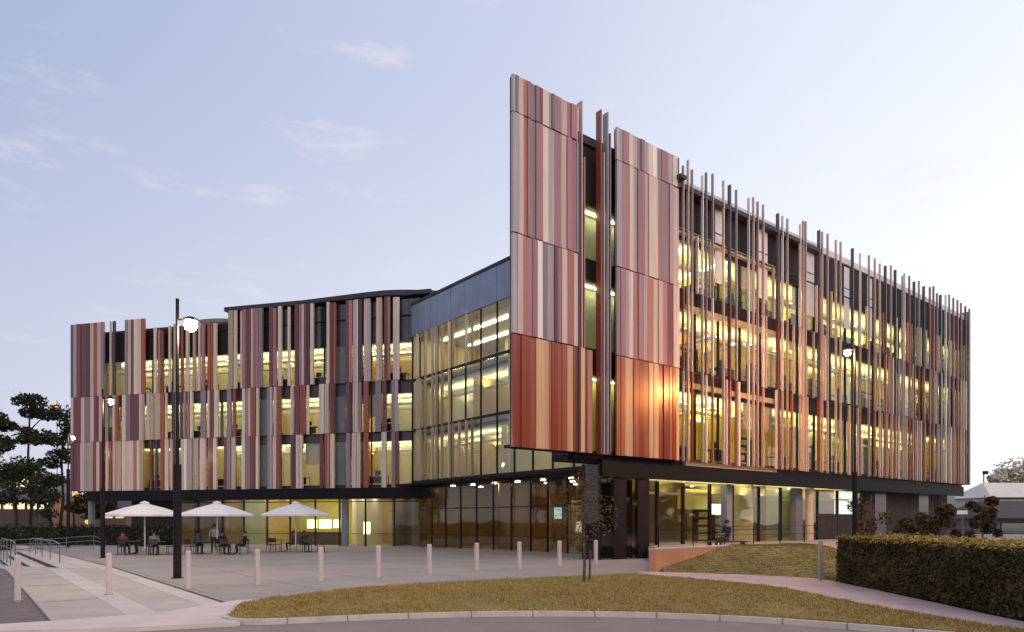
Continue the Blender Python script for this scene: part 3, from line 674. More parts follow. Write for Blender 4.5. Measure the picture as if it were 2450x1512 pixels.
q = MB(); FL.mb(q, x_a(420) - .15, x_a(420), -9, -1.7, zg0 + .01, 3.92); q.build('interior_wall', WALLS[5], B)
for xa, wi in ((500, 5), (600, 3), (822, 2), (912, 5), (960, 5)):
    q = MB(); FL.mb(q, x_a(xa), x_a(xa) + .12, -8.8, -3.6, zg0 + .01, 3.92); q.build('interior_wall', WALLS[wi], B)
cf = MB()
for i in range(15):
    for o in (-2.6, -4.6, -6.8):
        a_ = x_a(440 + i * 38)
        if 480 < 440 + i * 38 < 860 or (i + int(o)) % 3 == 0: FL.mb(cf, a_, a_ + .7, o - .45, o, 3.86, 3.90)
o_ = cf.build('ceiling_light', M_lampe, B); o_['kind'] = 'stuff'
lw = MB(); FL.mb(lw, 3.0, x_a(425), -4.4, -3.9, -.6, 3.9); lw.build('recessed_wall', M_brick, B)
cb = MB(); FL.mb(cb, x_a(824), x_a(836), og2 + .1, og2 + .5, zg0, 3.94); cb.build('column', M_colm, B)
cb = MB(); FL.mb(cb, x_a(230), x_a(238), -1.0, -.6, zg0, 3.94); cb.build('column', M_colm, B)
mn = MB(); FL.mb(mn, x_a(668), x_a(692), -6.0, -5.9, .95, 1.75); FL.mb(mn, x_a(698), x_a(728), -6.0, -5.9, .95, 1.75); FL.mb(mn, x_a(735), x_a(752), -6.0, -5.9, 1.0, 1.75); mn.build('menu_board', M_menu, B)
mn = MB(); FL.mb(mn, x_a(850), x_a(866), -3.0, -2.92, .5, 1.55); mn.build('notice_screen', M_menu, B)
ct = MB(); FL.mb(ct, x_a(650), x_a(770), -5.2, -4.5, zg0, .65); ct.build('service_counter', M_shelf, B)

# end-wall ground floor: curved run of dark glass from the plinth to the left wing
gp = [FR.P(5.45, -.5, 0), FR.P(5.5, -1.6, 0), FG.P(1.6, 3.9, 0), FG.P(3.4, 2.6, 0), FG.P(5.4, 1.2, 0), FG.P(7.6, .3, 0), FG.P(10, -.3, 0)] + [FG.P(10 + 1.96 * i, -.6, 0) for i in range(1, 9)]
for i in range(len(gp) - 1):
    a, b = gp[i], gp[i + 1]; d = (b - a); ln = d.length; d.normalize()
    f_ = Frame((a.x, a.y), (d.x, d.y), (-d.y, d.x) if Vector((-d.y, d.x)).dot(Vector((-U.x, -U.y))) > 0 else (d.y, -d.x))
    zb = min(gnd(a.y), gnd(b.y)) - .03
    f_.bx('window_pane', gfl, .04, ln - .04, -.02, 0, zb + .08, 4.3, M_glassd)
    f_.bx('mullion', gfl, -.035, .035, -.08, .05, zb, 4.35, M_frame)
    f_.bx('transom', gfl, .04, ln - .04, -.04, .03, 2.55, 2.62, M_frame)
    f_.bx('transom', gfl, .04, ln - .04, -.04, .03, .62, .67, M_frame)
fgd = MB(); FG.mb(fgd, 9.5, GL + 1.5, -9.6, -.1, 4.36, 4.5); FG.mb(fgd, .7, GL + .5, -.05, 1.2, 4.36, 4.5); fgd.build('soffit', M_black, B)
fl2 = MB(); FG.mb(fl2, 1.0, GL + 1, -9.6, 3.0, -.6, -.42); fl2.build('floor_slab', M_floor, B)
ov = MB(); ovp = [FG.P(2.0, 3.9, 0), FG.P(3.6, 2.8, 0), FG.P(5.6, 1.45, 0), FG.P(8.6, .45, 0), FG.P(12, .2, 0), FG.P(GL, .2, 0)]
ovb = [FG.P(a, -.05, 0) for a in (2.0, 3.6, 5.6, 8.6, 12, GL)]
n = 6; vs = [(p.x, p.y, 4.32) for p in ovp] + [(p.x, p.y, 4.55) for p in ovp] + [(p.x, p.y, 4.55) for p in ovb] + [(p.x, p.y, 4.32) for p in ovb]
fs = [(r * n + i, r * n + i + 1, ((r + 1) % 4) * n + i + 1, ((r + 1) % 4) * n + i) for r in range(4) for i in range(n - 1)] + [(0, n, 2 * n, 3 * n), (n - 1, 4 * n - 1, 3 * n - 1, 2 * n - 1)]
ov.add(vs, fs); ov.build('entrance_canopy', M_black, B)
gw = MB(); FG.mb(gw, 2, GL + 1, -9.7, -9.5, -.5, 4.35); gw.build('interior_wall', WALLS[2], B)
for a in (9.0, 17.0): gw = MB(); FG.mb(gw, a, a + .2, -9.4, -2.0, -.5, 4.35); gw.build('interior_wall', WALLS[5], B)
oc = MB(); q = FG.P(FG.a_at(1287, -1.6), -1.6, 0); FG.mb(oc, FG.a_at(1262, -1.6), FG.a_at(1300, -1.6) , -2.0, -1.6, -.4, 3.3) if False else FG.mb(oc, FG.a_at(1305, -1.6), FG.a_at(1262, -1.6), -2.0, -1.6, -.4, 3.4); oc.build('amber_wall', M_orange, B)
lg = MB()
for i in range(9):
    for o in (-1.6, -4.2, -7): FG.mb(lg, 1.5 + i * 2.6, 1.75 + i * 2.6, o - .2, o, 4.30, 4.34)
o_ = lg.build('ceiling_light', emit('dim_lobby_lamp', (1, .84, .52), 110), B); o_['kind'] = 'stuff'
bs = MB(); q = FG.a_at(1333, -1.2); FG.mb(bs, q - .3, q + .3, -1.3, -1.2, 1.8, 2.5); bs.build('blue_screen', emit('blue_screen', (.45, .75, 1.0), 1.6), B)

# right ground floor: dark plinth, lit glazing, columns, brick
def xs(x, off=-1.5): return FR.a_at(x, off)
OR = -1.6
pl_edges = [5.45, 6.3, 7.15, 7.9, 8.75]
for i in range(4): FR.bx('plinth_panel', gfl, pl_edges[i] + .01, pl_edges[i + 1] - .01, -.55, -.42 + .02 * (i % 2), gnd(32) - .05, 3.71, M_glassd if i in (0, 2) else M_fasc)
pb = MB(); FR.mb(pb, 5.5, 8.75, -1.6, -1.5, -.3, 3.7); pb.build('plinth_wall', M_span, B)
stops = [xs(1572, OR), xs(1634, OR), xs(1698, OR), xs(1752, OR), xs(1815, OR), xs(1867, OR), xs(1897, OR), xs(1955, OR), xs(2003, OR), xs(2060, OR)]
for i in range(len(stops)):
    FR.bx('mullion', gfl, stops[i] - .06, stops[i] + .06, OR - .12, OR + .06, TZ, 3.72, M_frame)
    if i < len(stops) - 1:
        zb = TZ + .03 if i < 7 else 2.15
        for z0, z1 in (((zb, 1.15), (1.19, 3.7)) if i < 7 else ((zb, 3.7),)):
            FR.bx('window_pane', gfl, stops[i] + .07, stops[i + 1] - .07, OR - .02, OR, z0, z1, M_glass)
trr = MB(); FR.mb(trr, stops[0], stops[6], OR - .05, OR + .04, 1.15, 1.19); trr.build('transom', M_frame, gfl)
interior(FR, stops[0] - .1, stops[-1] + .5, OR, 7.5, [(TZ, 3.9)], 57, seg=3.0, wallset=(0, 5, 4, 3, 5), bottom=.2, lamp=M_lampg)
bl = MB(); FR.mb(bl, xs(1640, -3), xs(1697, -3), -3.6, -3.0, 2.35, 3.5); bl.build('bulkhead', mat('lit_yellow_panel', (.85, .70, .25), .6, .05, 2), B)
sg = MB(); FR.mb(sg, xs(1706, -2.2), xs(1724, -2.2), -2.3, -2.2, 2.05, 2.65); sg.build('lit_sign', M_screen, B)
cc_ = MB(); FR.mb(cc_, xs(1735, -1.0), xs(1748, -1.0), -1.3, -.9, TZ, 3.72); cc_.build('column', M_colm, B)
cc_ = MB(); FR.mb(cc_, xs(1901, -1.2), xs(1916, -1.2), -1.5, -1.1, TZ, 3.72); cc_.build('column', M_colm, B)
cc_ = MB(); p = FR.P(xs(1936, -.8), -.8, 0); cc_.lathe((p.x, p.y, TZ), [(.24, 0), (.24, 3.28)], 20); cc_.build('round_column', M_coly, B, smooth=False)
# brick walling under the far half, courses built as courses of bricks
brk = sub('brick_wall')
bwm = MB(); FR.mb(bwm, stops[-3], 48.2, OR - .3, OR - .02, TZ - .1, 2.13); FR.mb(bwm, stops[-1] + .07, 48.2, OR - .3, OR - .02, 2.13, 4.3); bwm.build('wall_core', M_brick, brk)
for i in range(10):
    a0 = stops[-1] + .1 + i * 1.9; FR.bx('brick_panel', brk, a0 + .01, min(a0 + 1.88, 48.15), OR - .015, OR + .03 + .02 * (i % 3), TZ - .05, 4.2, PM['D'] if i % 4 == 1 else M_brick)
for i in range(3):
    a0 = stops[-3] + .05 + i * 1.9
    if a0 < stops[-1]: FR.bx('brick_panel', brk, a0 + .01, min(a0 + 1.88, stops[-1] + .06), OR - .015, OR + .03, TZ - .05, 2.12, M_brick)
# soffit strip lights
for x in (1535, 1560, 1690, 1712):
    s = FR.a_at(x, -.7); FR.bx('soffit_light', gfl, s - .28, s + .28, -.85, -.75, 4.325, 4.355, M_spot)
dsp = MB()
for i in range(24):
    a = 2.5 + i * 1.35; FL.mb(dsp, a, a + .14, -.95, -.81, 3.925, 3.945)
o_ = dsp.build('downlight', M_spot, B); o_['kind'] = 'stuff'

# ------------------------------------------------------------------ shelving and desks seen through the glass
def bookcase(fr, a, o, z, w, label, group):
    p = fr.P(a, o, z); e = empty('bookcase', p, label, 'bookcase', group)
    m = MB(); fr.mb(m, a, a + w, o - .45, o - .40, z, z + 2.0); fr.mb(m, a, a + .04, o - .40, o, z, z + 2.0); fr.mb(m, a + w - .04, a + w, o - .40, o, z, z + 2.0)
    m.build('carcass', M_shelf, e)
    for k in range(5): 
        q = MB(); fr.mb(q, a + .045, a + w - .045, o - .395, o - .01, z + .05 + k * .46, z + .08 + k * .46); q.build('shelf', M_shelf, e)
    for k in range(4):
        q = MB(); fr.mb(q, a + .07, a + w - rnd.uniform(.1, .5), o - .36, o - .06, z + .085 + k * .46, z + .40 + k * .46); q.build('books', M_book, e)
for a in (stops[3] + .3, stops[3] + 2.0, stops[4] + .5, stops[5] + .2):
    bookcase(FR, a, -4.2, TZ, 1.5, 'tall bookcase filled with books behind the lit street level windows', 'bookcases on the ground floor')
for li, (zf, zc) in enumerate(LV):
    for k in range(5):
        bookcase(FR, 12 + k * 7.2 + li * 1.7, -2.6, zf, 1.8, 'tall bookcase behind the fins inside the %s of the three lit upper storeys' % ('lowest', 'middle', 'highest')[li], 'bookcases on the upper floors')
def desk(fr, a, o, z, w, lab):
    e = empty('desk', fr.P(a, o, z), lab, 'desk', 'desks along the upper windows')
    q = MB(); fr.mb(q, a, a + w, o - .7, o, z + .70, z + .74); q.build('desktop', M_shelf, e)
    q = MB(); fr.mb(q, a + .05, a + w - .05, o - .08, o - .05, z + .15, z + .69); q.build('modesty_panel', M_span, e)
    for da in (.03, w - .07):
        q = MB(); fr.mb(q, a + da, a + da + .04, o - .65, o - .61, z, z + .70); q.build('leg', M_frame, e)
    q = MB(); fr.mb(q, a + w * .3, a + w * .3 + .5, o - .3, o - .26, z + .86, z + 1.2); fr.mb(q, a + w * .3 + .22, a + w * .3 + .28, o - .28, o - .25, z + .745, z + .9); q.build('monitor', M_frame, e)
for li, (zf, zc) in enumerate(LV):
    for k in range(11): desk(FR, 11.2 + k * 3.3 + li * .8, OG - .5, zf, 1.5, 'dark desk behind the fins against the %s lit storey windows' % ('lowest', 'middle', 'highest')[li])
for li, (zf, zc) in enumerate(LL):
    for k in range(8): desk(FL, 4 + k * 3.6 + li * .9, og - .5, zf, 1.5, 'dark desk in the long left wing against the %s storey windows' % ('lowest', 'middle', 'highest')[li])

# ------------------------------------------------------------------ street lamps
M_pole = mat('lamp_pole_black', (.012, .008, .008), .55, .2, 3, spec=.2)
M_bulbw = emit('street_bulb_white', (1.0, .93, .80), 160)
M_bulbo = emit('street_bulb_sodium', (1.0, .40, .06), 1.7)
def street_lamp(loc, h, lamp_z, side, label, bulb, w=.11, light=None, colr=(1, .66, .36), thick_h=3.4, br=.13, arm=.40):
    e = empty('street_lamp', loc, label, 'street lamp', 'street lamps'); x, y, z = loc
    MB().tube([(x, y, z - .05), (x, y, z + thick_h)], w, 12).build('lower_pole', M_pole, e)
    MB().tube([(x, y, z + thick_h), (x, y, z + h)], w * .42, 10).build('upper_pole', M_pole, e)
    MB().lathe((x, y, z - .02), [(w * 1.6, 0), (w * 1.6, .03), (w * 1.1, .05)], 14).build('base_plate', M_pole, e)
    ax = x + side * arm
    MB().tube([(x, y, lamp_z + .16), (ax, y, lamp_z + .20)], .03, 6).build('arm', M_pole, e)
    hd = MB().lathe((ax, y, lamp_z + .13), [(.22, 0), (.22, .05), (.10, .12), (.03, .14)], 16).build('lamp_head', M_pole, e)
    b = MB().lathe((ax, y, lamp_z - br), [(.02, 0), (br * .75, br * .4), (br, br), (br * .75, br * 1.6), (.05, br * 1.9)], 16).build('bulb', bulb, hd, smooth=True)
    if light:
        ld = bpy.data.lights.new('street_light', 'POINT'); ld.energy = light; ld.color = colr; ld.shadow_soft_size = .2
        lo_ = bpy.data.objects.new('street_light', ld); COL.objects.link(lo_); lo_.parent = hd; lo_.location = Vector((ax, y, lamp_z - br - .08)) - base_of(hd)
    return e
street_lamp((-10.0, 20.4, 0), 8.35, 7.55, 1, 'tall black lamp post with the brightest white lamp at the edge of the plaza', M_bulbw, .115, 420, br=.19)
street_lamp((-19.9, 33.2, gnd(33)), 8.2, 7.45, 1, 'black lamp post left of the first white parasol', M_bulbw, .10, 420, br=.11)
street_lamp((-34.0, 52.3, gnd(52)), 8.9, 8.0, 1, 'slim lamp post at the far left corner of the building', M_bulbw, .12, 60, arm=.36, thick_h=6)
YL = 33.0; pl = at(2027, YL, 845)
street_lamp((pl.x + .36, YL, TZ), pl.z - TZ + .25, pl.z, -1, 'dark lamp post in front of the fins above the clipped hedge', M_bulbw, .12, 2500, (1, .32, .06), thick_h=3.6, br=.15, arm=.36)
q = at(182, 90, 1188); street_lamp((q.x - .3, 90, -.5), q.z + 1.2, q.z, 1, 'distant lamp post with orange glow under the left corner of the building', M_bulbo, .1, 400, (1, .45, .1), br=.55)
q = at(212, 75, 1248); street_lamp((q.x + .3, 75, -.5), q.z + 1.0, q.z, -1, 'short lamp post with a small orange lamp beside the left ground floor', M_bulbo, .08, 40, (1, .45, .1), thick_h=1.0, br=.30)
q = at(131, 95, 970); street_lamp((q.x + .3, 95, -.5), q.z + 1.2, q.z, -1, 'high lamp post with an orange lamp showing among the tree crowns', M_bulbo, .1, 40, (1, .45, .1), br=.40)

# ------------------------------------------------------------------ bollards
M_boll = mat('bollard_stone', (.60, .48, .45), .6, .10, 3)
def bollard(x, y, label):
    z = gnd(y); e = empty('bollard', (x, y, z), label, 'bollard', 'row of bollards across the plaza'); e.rotation_euler = (0, 0, 0)
    f = Frame((x, y), U, (U.y, -U.x)); h = .058
    m = MB(); f.mb(m, -h, h, -h, h, z - .05, z + .94); b = m.build('post', M_boll, e)
    bv = b.modifiers.new('bevel', 'BEVEL'); bv.width = .012; bv.segments = 2
    m = MB(); f.mb(m, -h + .012, h - .012, -h + .012, h - .012, z + .942, z + .965); m.build('cap', M_white, e)
    m = MB(); f.mb(m, -h - .03, h + .03, -h - .03, h + .03, z + .001, z + .014); m.build('base_plate', M_conc, e)
bl_lab = ['pale square bollard on the dark asphalt, leftmost of the row', 'pale bollard on the walkway, second from the left of the row', 'pale bollard just right of the thick black lamp post', 'pale bollard on the plaza, fourth from the left of the row',
          'pale bollard in the middle of the plaza, fifth from the left', 'pale bollard on the plaza, sixth from the left of the row', 'pale bollard below the glass end wall, seventh from the left', 'pale bollard in front of the dark entrance glazing, eighth from the left',
          'pale bollard standing straight below the tip of the red screen', 'pale bollard left of the small tree trunk', 'pale bollard half hidden behind the small tree, last of the row']
# laid out along one straight line
pa, pb_ = Vector((-10.75, 14.78)), Vector((3.25, 26.7))
xsb = [42, 260, 450, 615, 767, 905, 1027, 1140, 1242, 1338, 1425]
fb_ = Frame(pa, pb_ - pa, (1, -1))
for x, lb in zip(xsb, bl_lab):
    p = fb_.P(fb_.a_at(x), 0, 0); bollard(p.x, p.y, lb)

# ------------------------------------------------------------------ parasols, tables, chairs
M_canvas = mat('parasol_canvas', (.74, .73, .72), .9, .05, 3)
M_chair = mat('chair_dark', (.03, .026, .026), .6, .2, 4)
M_table = mat('table_top', (.16, .14, .13), .5, .15, 4)
def parasol(x, y, w, label):
    z = gnd(y); e = empty('parasol', (x, y, z), label, 'parasol', 'white parasols outside the cafe')
    ze = EYE + (HY - 1231) * y / F; za = EYE + (HY - 1203) * y / F; r = w / 2 * 1.08; n = 8
    vs = [(x, y, za)]; ring = []
    for k in range(n):
        an = math.pi / n + 2 * math.pi * k / n + .3
        ring.append((x + r * math.cos(an), y + r * math.sin(an)))
    m = MB(); mid = []
    for px, py in ring: vs.append((x + (px - x) * .5, y + (py - y) * .5, za - (za - ze) * .44))
    for px, py in ring: vs.append((px, py, ze))
    for px, py in ring: vs.append((px, py, ze - .10))
    fs = [(0, 1 + k, 1 + (k + 1) % n) for k in range(n)] + [(1 + k, 9 + k, 9 + (k + 1) % n, 1 + (k + 1) % n) for k in range(n)] + [(9 + k, 17 + k, 17 + (k + 1) % n, 9 + (k + 1) % n) for k in range(n)]
    m.add(vs, fs); c = m.build('canopy', M_canvas, e); so = c.modifiers.new('solid', 'SOLIDIFY'); so.thickness = .012
    m = MB().lathe((x, y, za - .02), [(.26, -.02), (.20, .06), (.03, .12)], 12); m.build('vent_cap', M_canvas, e)
    MB().tube([(x, y, z), (x, y, za)], .035, 10).build('pole', M_white, e)
    MB().lathe((x, y, z), [(.36, 0), (.36, .06), (.08, .10), (.06, .3)], 16).build('base', M_conc, e)
    for px, py in ring: MB().tube([(x, y, za - .14), (px, py, ze - .03)], .012, 5).build('rib', M_white, e)
def table(x, y, label):
    z = gnd(y); e = empty('cafe_table', (x, y, z), label, 'table', 'cafe tables under the parasols')
    MB().lathe((x, y, z + .71), [(.40, 0), (.41, .015), (.40, .03)], 20).build('table_top', M_table, e)
    MB().tube([(x, y, z + .02), (x, y, z + .71)], .03, 8).build('stem', M_chair, e); MB().lathe((x, y, z), [(.24, 0), (.24, .02), (.04, .05)], 14).build('foot', M_chair, e)
def chair(x, y, rz, label):
    z = gnd(y); e = empty('cafe_chair', (x, y, z), label, 'chair', 'cafe chairs under the parasols')
    R = Matrix.Rotation(rz, 4, 'Z')
    def W(a, b, c): p = R @ Vector((a, b, 0)); return (x + p.x, y + p.y, z + c)
    def bxx(n, a0, a1, b0, b1, c0, c1):
        m = MB(); m.box8([W(a0, b0, c0), W(a1, b0, c0), W(a1, b1, c0), W(a0, b1, c0), W(a0, b0, c1), W(a1, b0, c1), W(a1, b1, c1), W(a0, b1, c1)]); m.build(n, M_chair, e)
    bxx('seat', -.22, .22, -.22, .22, .43, .46); bxx('backrest', -.22, .22, .20, .23, .60, .86)
    for sx in (-.2, .2):
        MB().tube([W(sx, -.2, 0), W(sx, -.2, .43)], .014, 6).build('leg', M_chair, e)
        MB().tube([W(sx, .23, 0), W(sx, .20, .43), W(sx, .225, .86)], .014, 6).build('leg', M_chair, e)
UMB = [(346, 38.0, 3.9, 'white parasol farthest left, just left of the thick black lamp post'), (519, 38.5, 3.9, 'white parasol in the middle of the three, right of the black lamp post'), (707, 42.5, 4.0, 'white parasol in front of the brightly lit cafe counter')]
sitters = []
for i, (xD, Y, w, lab) in enumerate(UMB):
    p = at(xD, Y); parasol(p.x, p.y, w, lab)
    for k, (dx, dy) in enumerate(((-1.0, .3), (.95, -.5))):
        tx, ty = p.x + dx, p.y + dy; where = ('first', 'middle', 'third')[i]
        table(tx, ty, 'small round cafe table under the %s parasol, %s its pole' % (('leftmost', 'middle', 'rightmost')[i], ('left of', 'right of')[k]))
        for j in range(3):
            an = rnd.uniform(0, .8) + j * 2.1; cx_, cy_ = tx + .72 * math.cos(an), ty + .72 * math.sin(an)
            used = globals().setdefault('CH_%d_%d' % (i, k), []); cand = sorted([('right', math.cos(an)), ('left', -math.cos(an)), ('building', math.sin(an)), ('street', -math.sin(an))], key=lambda t: -t[1])
            sd = next(c for c, _ in cand if c not in used); used.append(sd)
            chair(cx_, cy_, an - math.pi / 2, 'dark chair on the %s side of the table %s the %s parasol pole' % (sd, ('left of', 'right of')[k], ('leftmost', 'middle', 'rightmost')[i]))
            sitters.append((cx_, cy_, an - math.pi / 2))

# ------------------------------------------------------------------ people
M_skin = mat('skin', (.42, .25, .18), .6, .06, 5); M_hair = mat('hair', (.02, .014, .011), .6, .2, 20)
def person(x, y, z, rz, label, shirt, trousers, seated=True, seat=.47, group='people at the cafe tables'):
    e = empty('person', (x, y, z), label, 'person', group)
    ms = mat('shirt', shirt, .85, .12, 6); mt = mat('trousers', trousers, .85, .12, 6)
    # local: facing -Y
    if seated:
        J = {'pel': (0, .04, seat + .06), 'ch': (0, .07, seat + .40), 'nk': (0, .05, seat + .58), 'hd': (0, .02, seat + .72), 'ht': (0, .01, seat + .82)}
        for s, t in ((1, 'l'), (-1, 'r')):
            J.update({'hp' + t: (s * .10, .02, seat + .06), 'kn' + t: (s * .12, -.40, seat + .07), 'an' + t: (s * .12, -.36, .09), 'to' + t: (s * .13, -.55, .04),
                      'sh' + t: (s * .19, .06, seat + .52), 'el' + t: (s * .25, -.02, seat + .26), 'wr' + t: (s * .14, -.26, seat + .26), 'hn' + t: (s * .10, -.34, seat + .27)})
    else:
        J = {'pel': (0, 0, .95), 'ch': (0, .01, 1.28), 'nk': (0, .01, 1.47), 'hd': (0, -.02, 1.60), 'ht': (0, -.02, 1.70)}
        for s, t in ((1, 'l'), (-1, 'r')):
            J.update({'hp' + t: (s * .10, 0, .92), 'kn' + t: (s * .11, -.04 * (s + .5), .50), 'an' + t: (s * .11, .04 * s, .09), 'to' + t: (s * .12, .04 * s - .18, .04),
                      'sh' + t: (s * .19, .01, 1.42), 'el' + t: (s * .25, .02, 1.13), 'wr' + t: (s * .25, -.08, .89), 'hn' + t: (s * .25, -.10, .80)})
    E = [('pel', 'ch'), ('ch', 'nk'), ('nk', 'hd'), ('hd', 'ht')]
    for t in 'lr': E += [('pel', 'hp' + t), ('hp' + t, 'kn' + t), ('kn' + t, 'an' + t), ('an' + t, 'to' + t), ('ch', 'sh' + t), ('sh' + t, 'el' + t), ('el' + t, 'wr' + t), ('wr' + t, 'hn' + t)]
    rad = dict(pel=.14, ch=.145, nk=.055, hd=.095, ht=.075, hp=.10, kn=.062, an=.042, to=.04, sh=.065, el=.043, wr=.030, hn=.034)
    keys = list(J); idx = {k: i for i, k in enumerate(keys)}
    me = bpy.data.meshes.new('body'); R = Matrix.Rotation(rz, 4, 'Z')
    me.from_pydata([tuple(R @ Vector(J[k])) for k in keys], [(idx[a], idx[b]) for a, b in E], [])
    o = bpy.data.objects.new('body', me); COL.objects.link(o)
    md = o.modifiers.new('skin', 'SKIN'); sv = me.skin_vertices[0].data
    for k in keys:
        r = rad.get(k, rad.get(k[:-1], .05)); sv[idx[k]].radius = (r, r * (.78 if k in ('pel', 'ch') else 1))
    sv[idx['pel']].use_root = True
    ss = o.modifiers.new('sub', 'SUBSURF'); ss.levels = 1; ss.render_levels = 1
    dg = bpy.context.evaluated_depsgraph_get(); dg.update(); m2 = bpy.data.meshes.new_from_object(o.evaluated_get(dg)); bpy.data.objects.remove(o)
    m2.materials.clear()
    for mm in (ms, mt, M_skin): m2.materials.append(mm)
    Ri = R.inverted(); zn = J['nk'][2]; zp = J['pel'][2]
    for p in m2.polygons:
        c = Ri @ p.center; p.use_smooth = True
        near_hand = min((c - Vector(J[h])).length for h in ('hnl', 'hnr', 'wrl', 'wrr')) < .06
        p.material_index = 2 if (c.z > zn + .01 or near_hand) else (1 if (c.z < zp + .02) else 0)
    # fingers, nose and ears are added to the same body mesh
    bm = bmesh.new(); bm.from_mesh(m2)
    def prism(a, b, r0, r1, mi):
        a = R @ Vector(a); b = R @ Vector(b); d = (b - a).normalized(); u_ = d.cross(Vector((.3, .2, .9))).normalized(); w_ = d.cross(u_)
        ra = [bm.verts.new(a + (u_ * math.cos(k * 1.571) + w_ * math.sin(k * 1.571)) * r0) for k in range(4)]
        rb = [bm.verts.new(b + (u_ * math.cos(k * 1.571) + w_ * math.sin(k * 1.571)) * r1) for k in range(4)]
        for k in range(4): f = bm.faces.new((ra[k], ra[(k + 1) % 4], rb[(k + 1) % 4], rb[k])); f.material_index = mi; f.smooth = True
        bm.faces.new(rb).material_index = mi
    for s, t in ((1, 'l'), (-1, 'r')):
        w = Vector(J['wr' + t]); h = Vector(J['hn' + t]); d = (h - w).normalized(); side = Vector((1, 0, 0)) if seated else Vector((0, 1, 0))
        for k in range(4):
            b = h + side * (k - 1.5) * .017; ln = (.055, .068, .064, .05)[k]; m_ = b + d * ln * .6
            prism(b, m_, .009, .008, 2); prism(m_, m_ + (d + Vector((0, 0, -.5))).normalized() * ln * .5, .008, .006, 2)
        b = w + d * .03; prism(b, b + (d * .6 - side * s * .8).normalized() * .05, .011, .008, 2)
    hd = Vector(J['hd'])
    prism(hd + Vector((0, -.085, .005)), hd + Vector((0, -.125, -.018)), .016, .012, 2)
    for s in (1, -1): prism(hd + Vector((s * .085, 0, .0)), hd + Vector((s * .105, .015, .015)), .025, .018, 2)
    bm.to_mesh(m2); bm.free()
    b = bpy.data.objects.new('body', m2); COL.objects.link(b); b.parent = e
    hm = MB(); hc = R @ (hd + Vector((0, .018, .035)))
    hm.lathe((hc.x, hc.y, hc.z - .03), [(.098, -.04), (.108, .02), (.100, .07), (.06, .115), (.01, .125)], 12); h = hm.build('hair', M_hair, None, smooth=True); h.parent = e
    for s in (1, -1):
        ec = R @ (hd + Vector((s * .032, -.085, .025))); g = MB(); g.lathe((ec.x, ec.y, ec.z - .008), [(.003, 0), (.010, .008), (.003, .016)], 8); g = g.build('eye', M_frame, None); g.parent = e
    return e
labs = [(0, 'seated person in dark clothes on the left under the leftmost parasol', (.04, .03, .04), (.02, .02, .03)), (2, 'seated person in a maroon top under the leftmost parasol', (.22, .05, .08), (.03, .03, .04)),
        (4, 'seated person in grey under the right half of the leftmost parasol', (.30, .28, .28), (.04, .04, .05)), (7, 'seated person in a blue grey top left of the middle parasol pole', (.10, .11, .16), (.03, .03, .04)),
        (9, 'seated person in black, right of the middle parasol pole', (.012, .010, .014), (.015, .014, .02)), (10, 'seated person in a dark plum top under the right edge of the middle parasol', (.04, .018, .04), (.015, .014, .02)),
        (12, 'seated person in brown at the table before the bright counter', (.10, .07, .05), (.03, .03, .03)), (16, 'seated person in dark green under the rightmost parasol', (.03, .05, .03), (.03, .03, .03))]
for i, lb, s1, s2 in labs:
    x, y, rz = sitters[i]; person(x, y, gnd(y), rz, lb, s1, s2)
p = at(512, 40.5); person(p.x, p.y, gnd(p.y), .4, 'person in a pale top standing beside the middle parasol', (.55, .52, .48), (.05, .05, .08), seated=False)
p = at(1737, 27.6); person(p.x, p.y, TZ, -1.2, 'person in a dark purple top sitting on a bench at the top of the lawn', (.045, .03, .06), (.10, .02, .04), True, group='people at the building')
bn_ = empty('bench', (p.x, p.y + .05, TZ), 'low dark bench at the top of the lawn under the seated person', 'bench')
m = MB(); FW.mb(m, 0, 0, 0, 0, 0, 0); m = MB(); m.box(p.x - .8, p.x + .8, p.y - .2, p.y + .25, TZ + .40, TZ + .45); m.build('seat', M_shelf, bn_)
for dx in (-.7, .64): m = MB(); m.box(p.x + dx, p.x + dx + .06, p.y - .18, p.y + .22, TZ, TZ + .40); m.build('leg', M_frame, bn_)

# ------------------------------------------------------------------ railings
M_rail = mat('rail_steel', (.20, .19, .18), .35, .1, 4, metallic=.6)
rt_ = empty('terrace_railing', FR.P(9, 1.0, TZ), 'thin dark railing along the terrace in front of the street level windows', 'railing')
q0, q1 = FR.a_at(1575, .6), FR.a_at(1960, .6)
for z in (.95, .5):
    m = MB(); FR.mb(m, q0, q1, .585, .615, TZ + z - .013, TZ + z + .013); m.build('rail', M_frame, rt_)
k = q0
while k < q1: FR.bx('post', rt_, k - .014, k + .014, .575, .62, TZ, TZ + .97, M_frame); k += 2.6
def handrail(u0, v0, v1, label):
    p = uv(u0, v0); e = empty('handrail', (p[0], p[1], 0), label, 'handrail', 'steel handrails on the steps')
    pts = []
    for i in range(9):
        v = v0 + (v1 - v0) * i / 8; q = uv(u0, v); pts.append((q[0], q[1], gnd(q[1]) + .88 - .10 * (i == 0) - .1 * (i == 8)))
    MB().tube(pts, .025, 8).build('rail', M_rail, e)
    MB().tube([(x, y, z - .4) for x, y, z in pts], .018, 8).build('rail', M_rail, e)
    for i in (0, 2, 4, 6, 8): x, y, z = pts[i]; MB().tube([(x, y, z - 1.35), (x, y, z)], .022, 8).build('post', M_rail, e)
handrail(3.15, 34, 50, 'steel handrail along the plaza side of the low steps'); handrail(1.75, 36, 50, 'steel handrail on the lower side of the low steps')
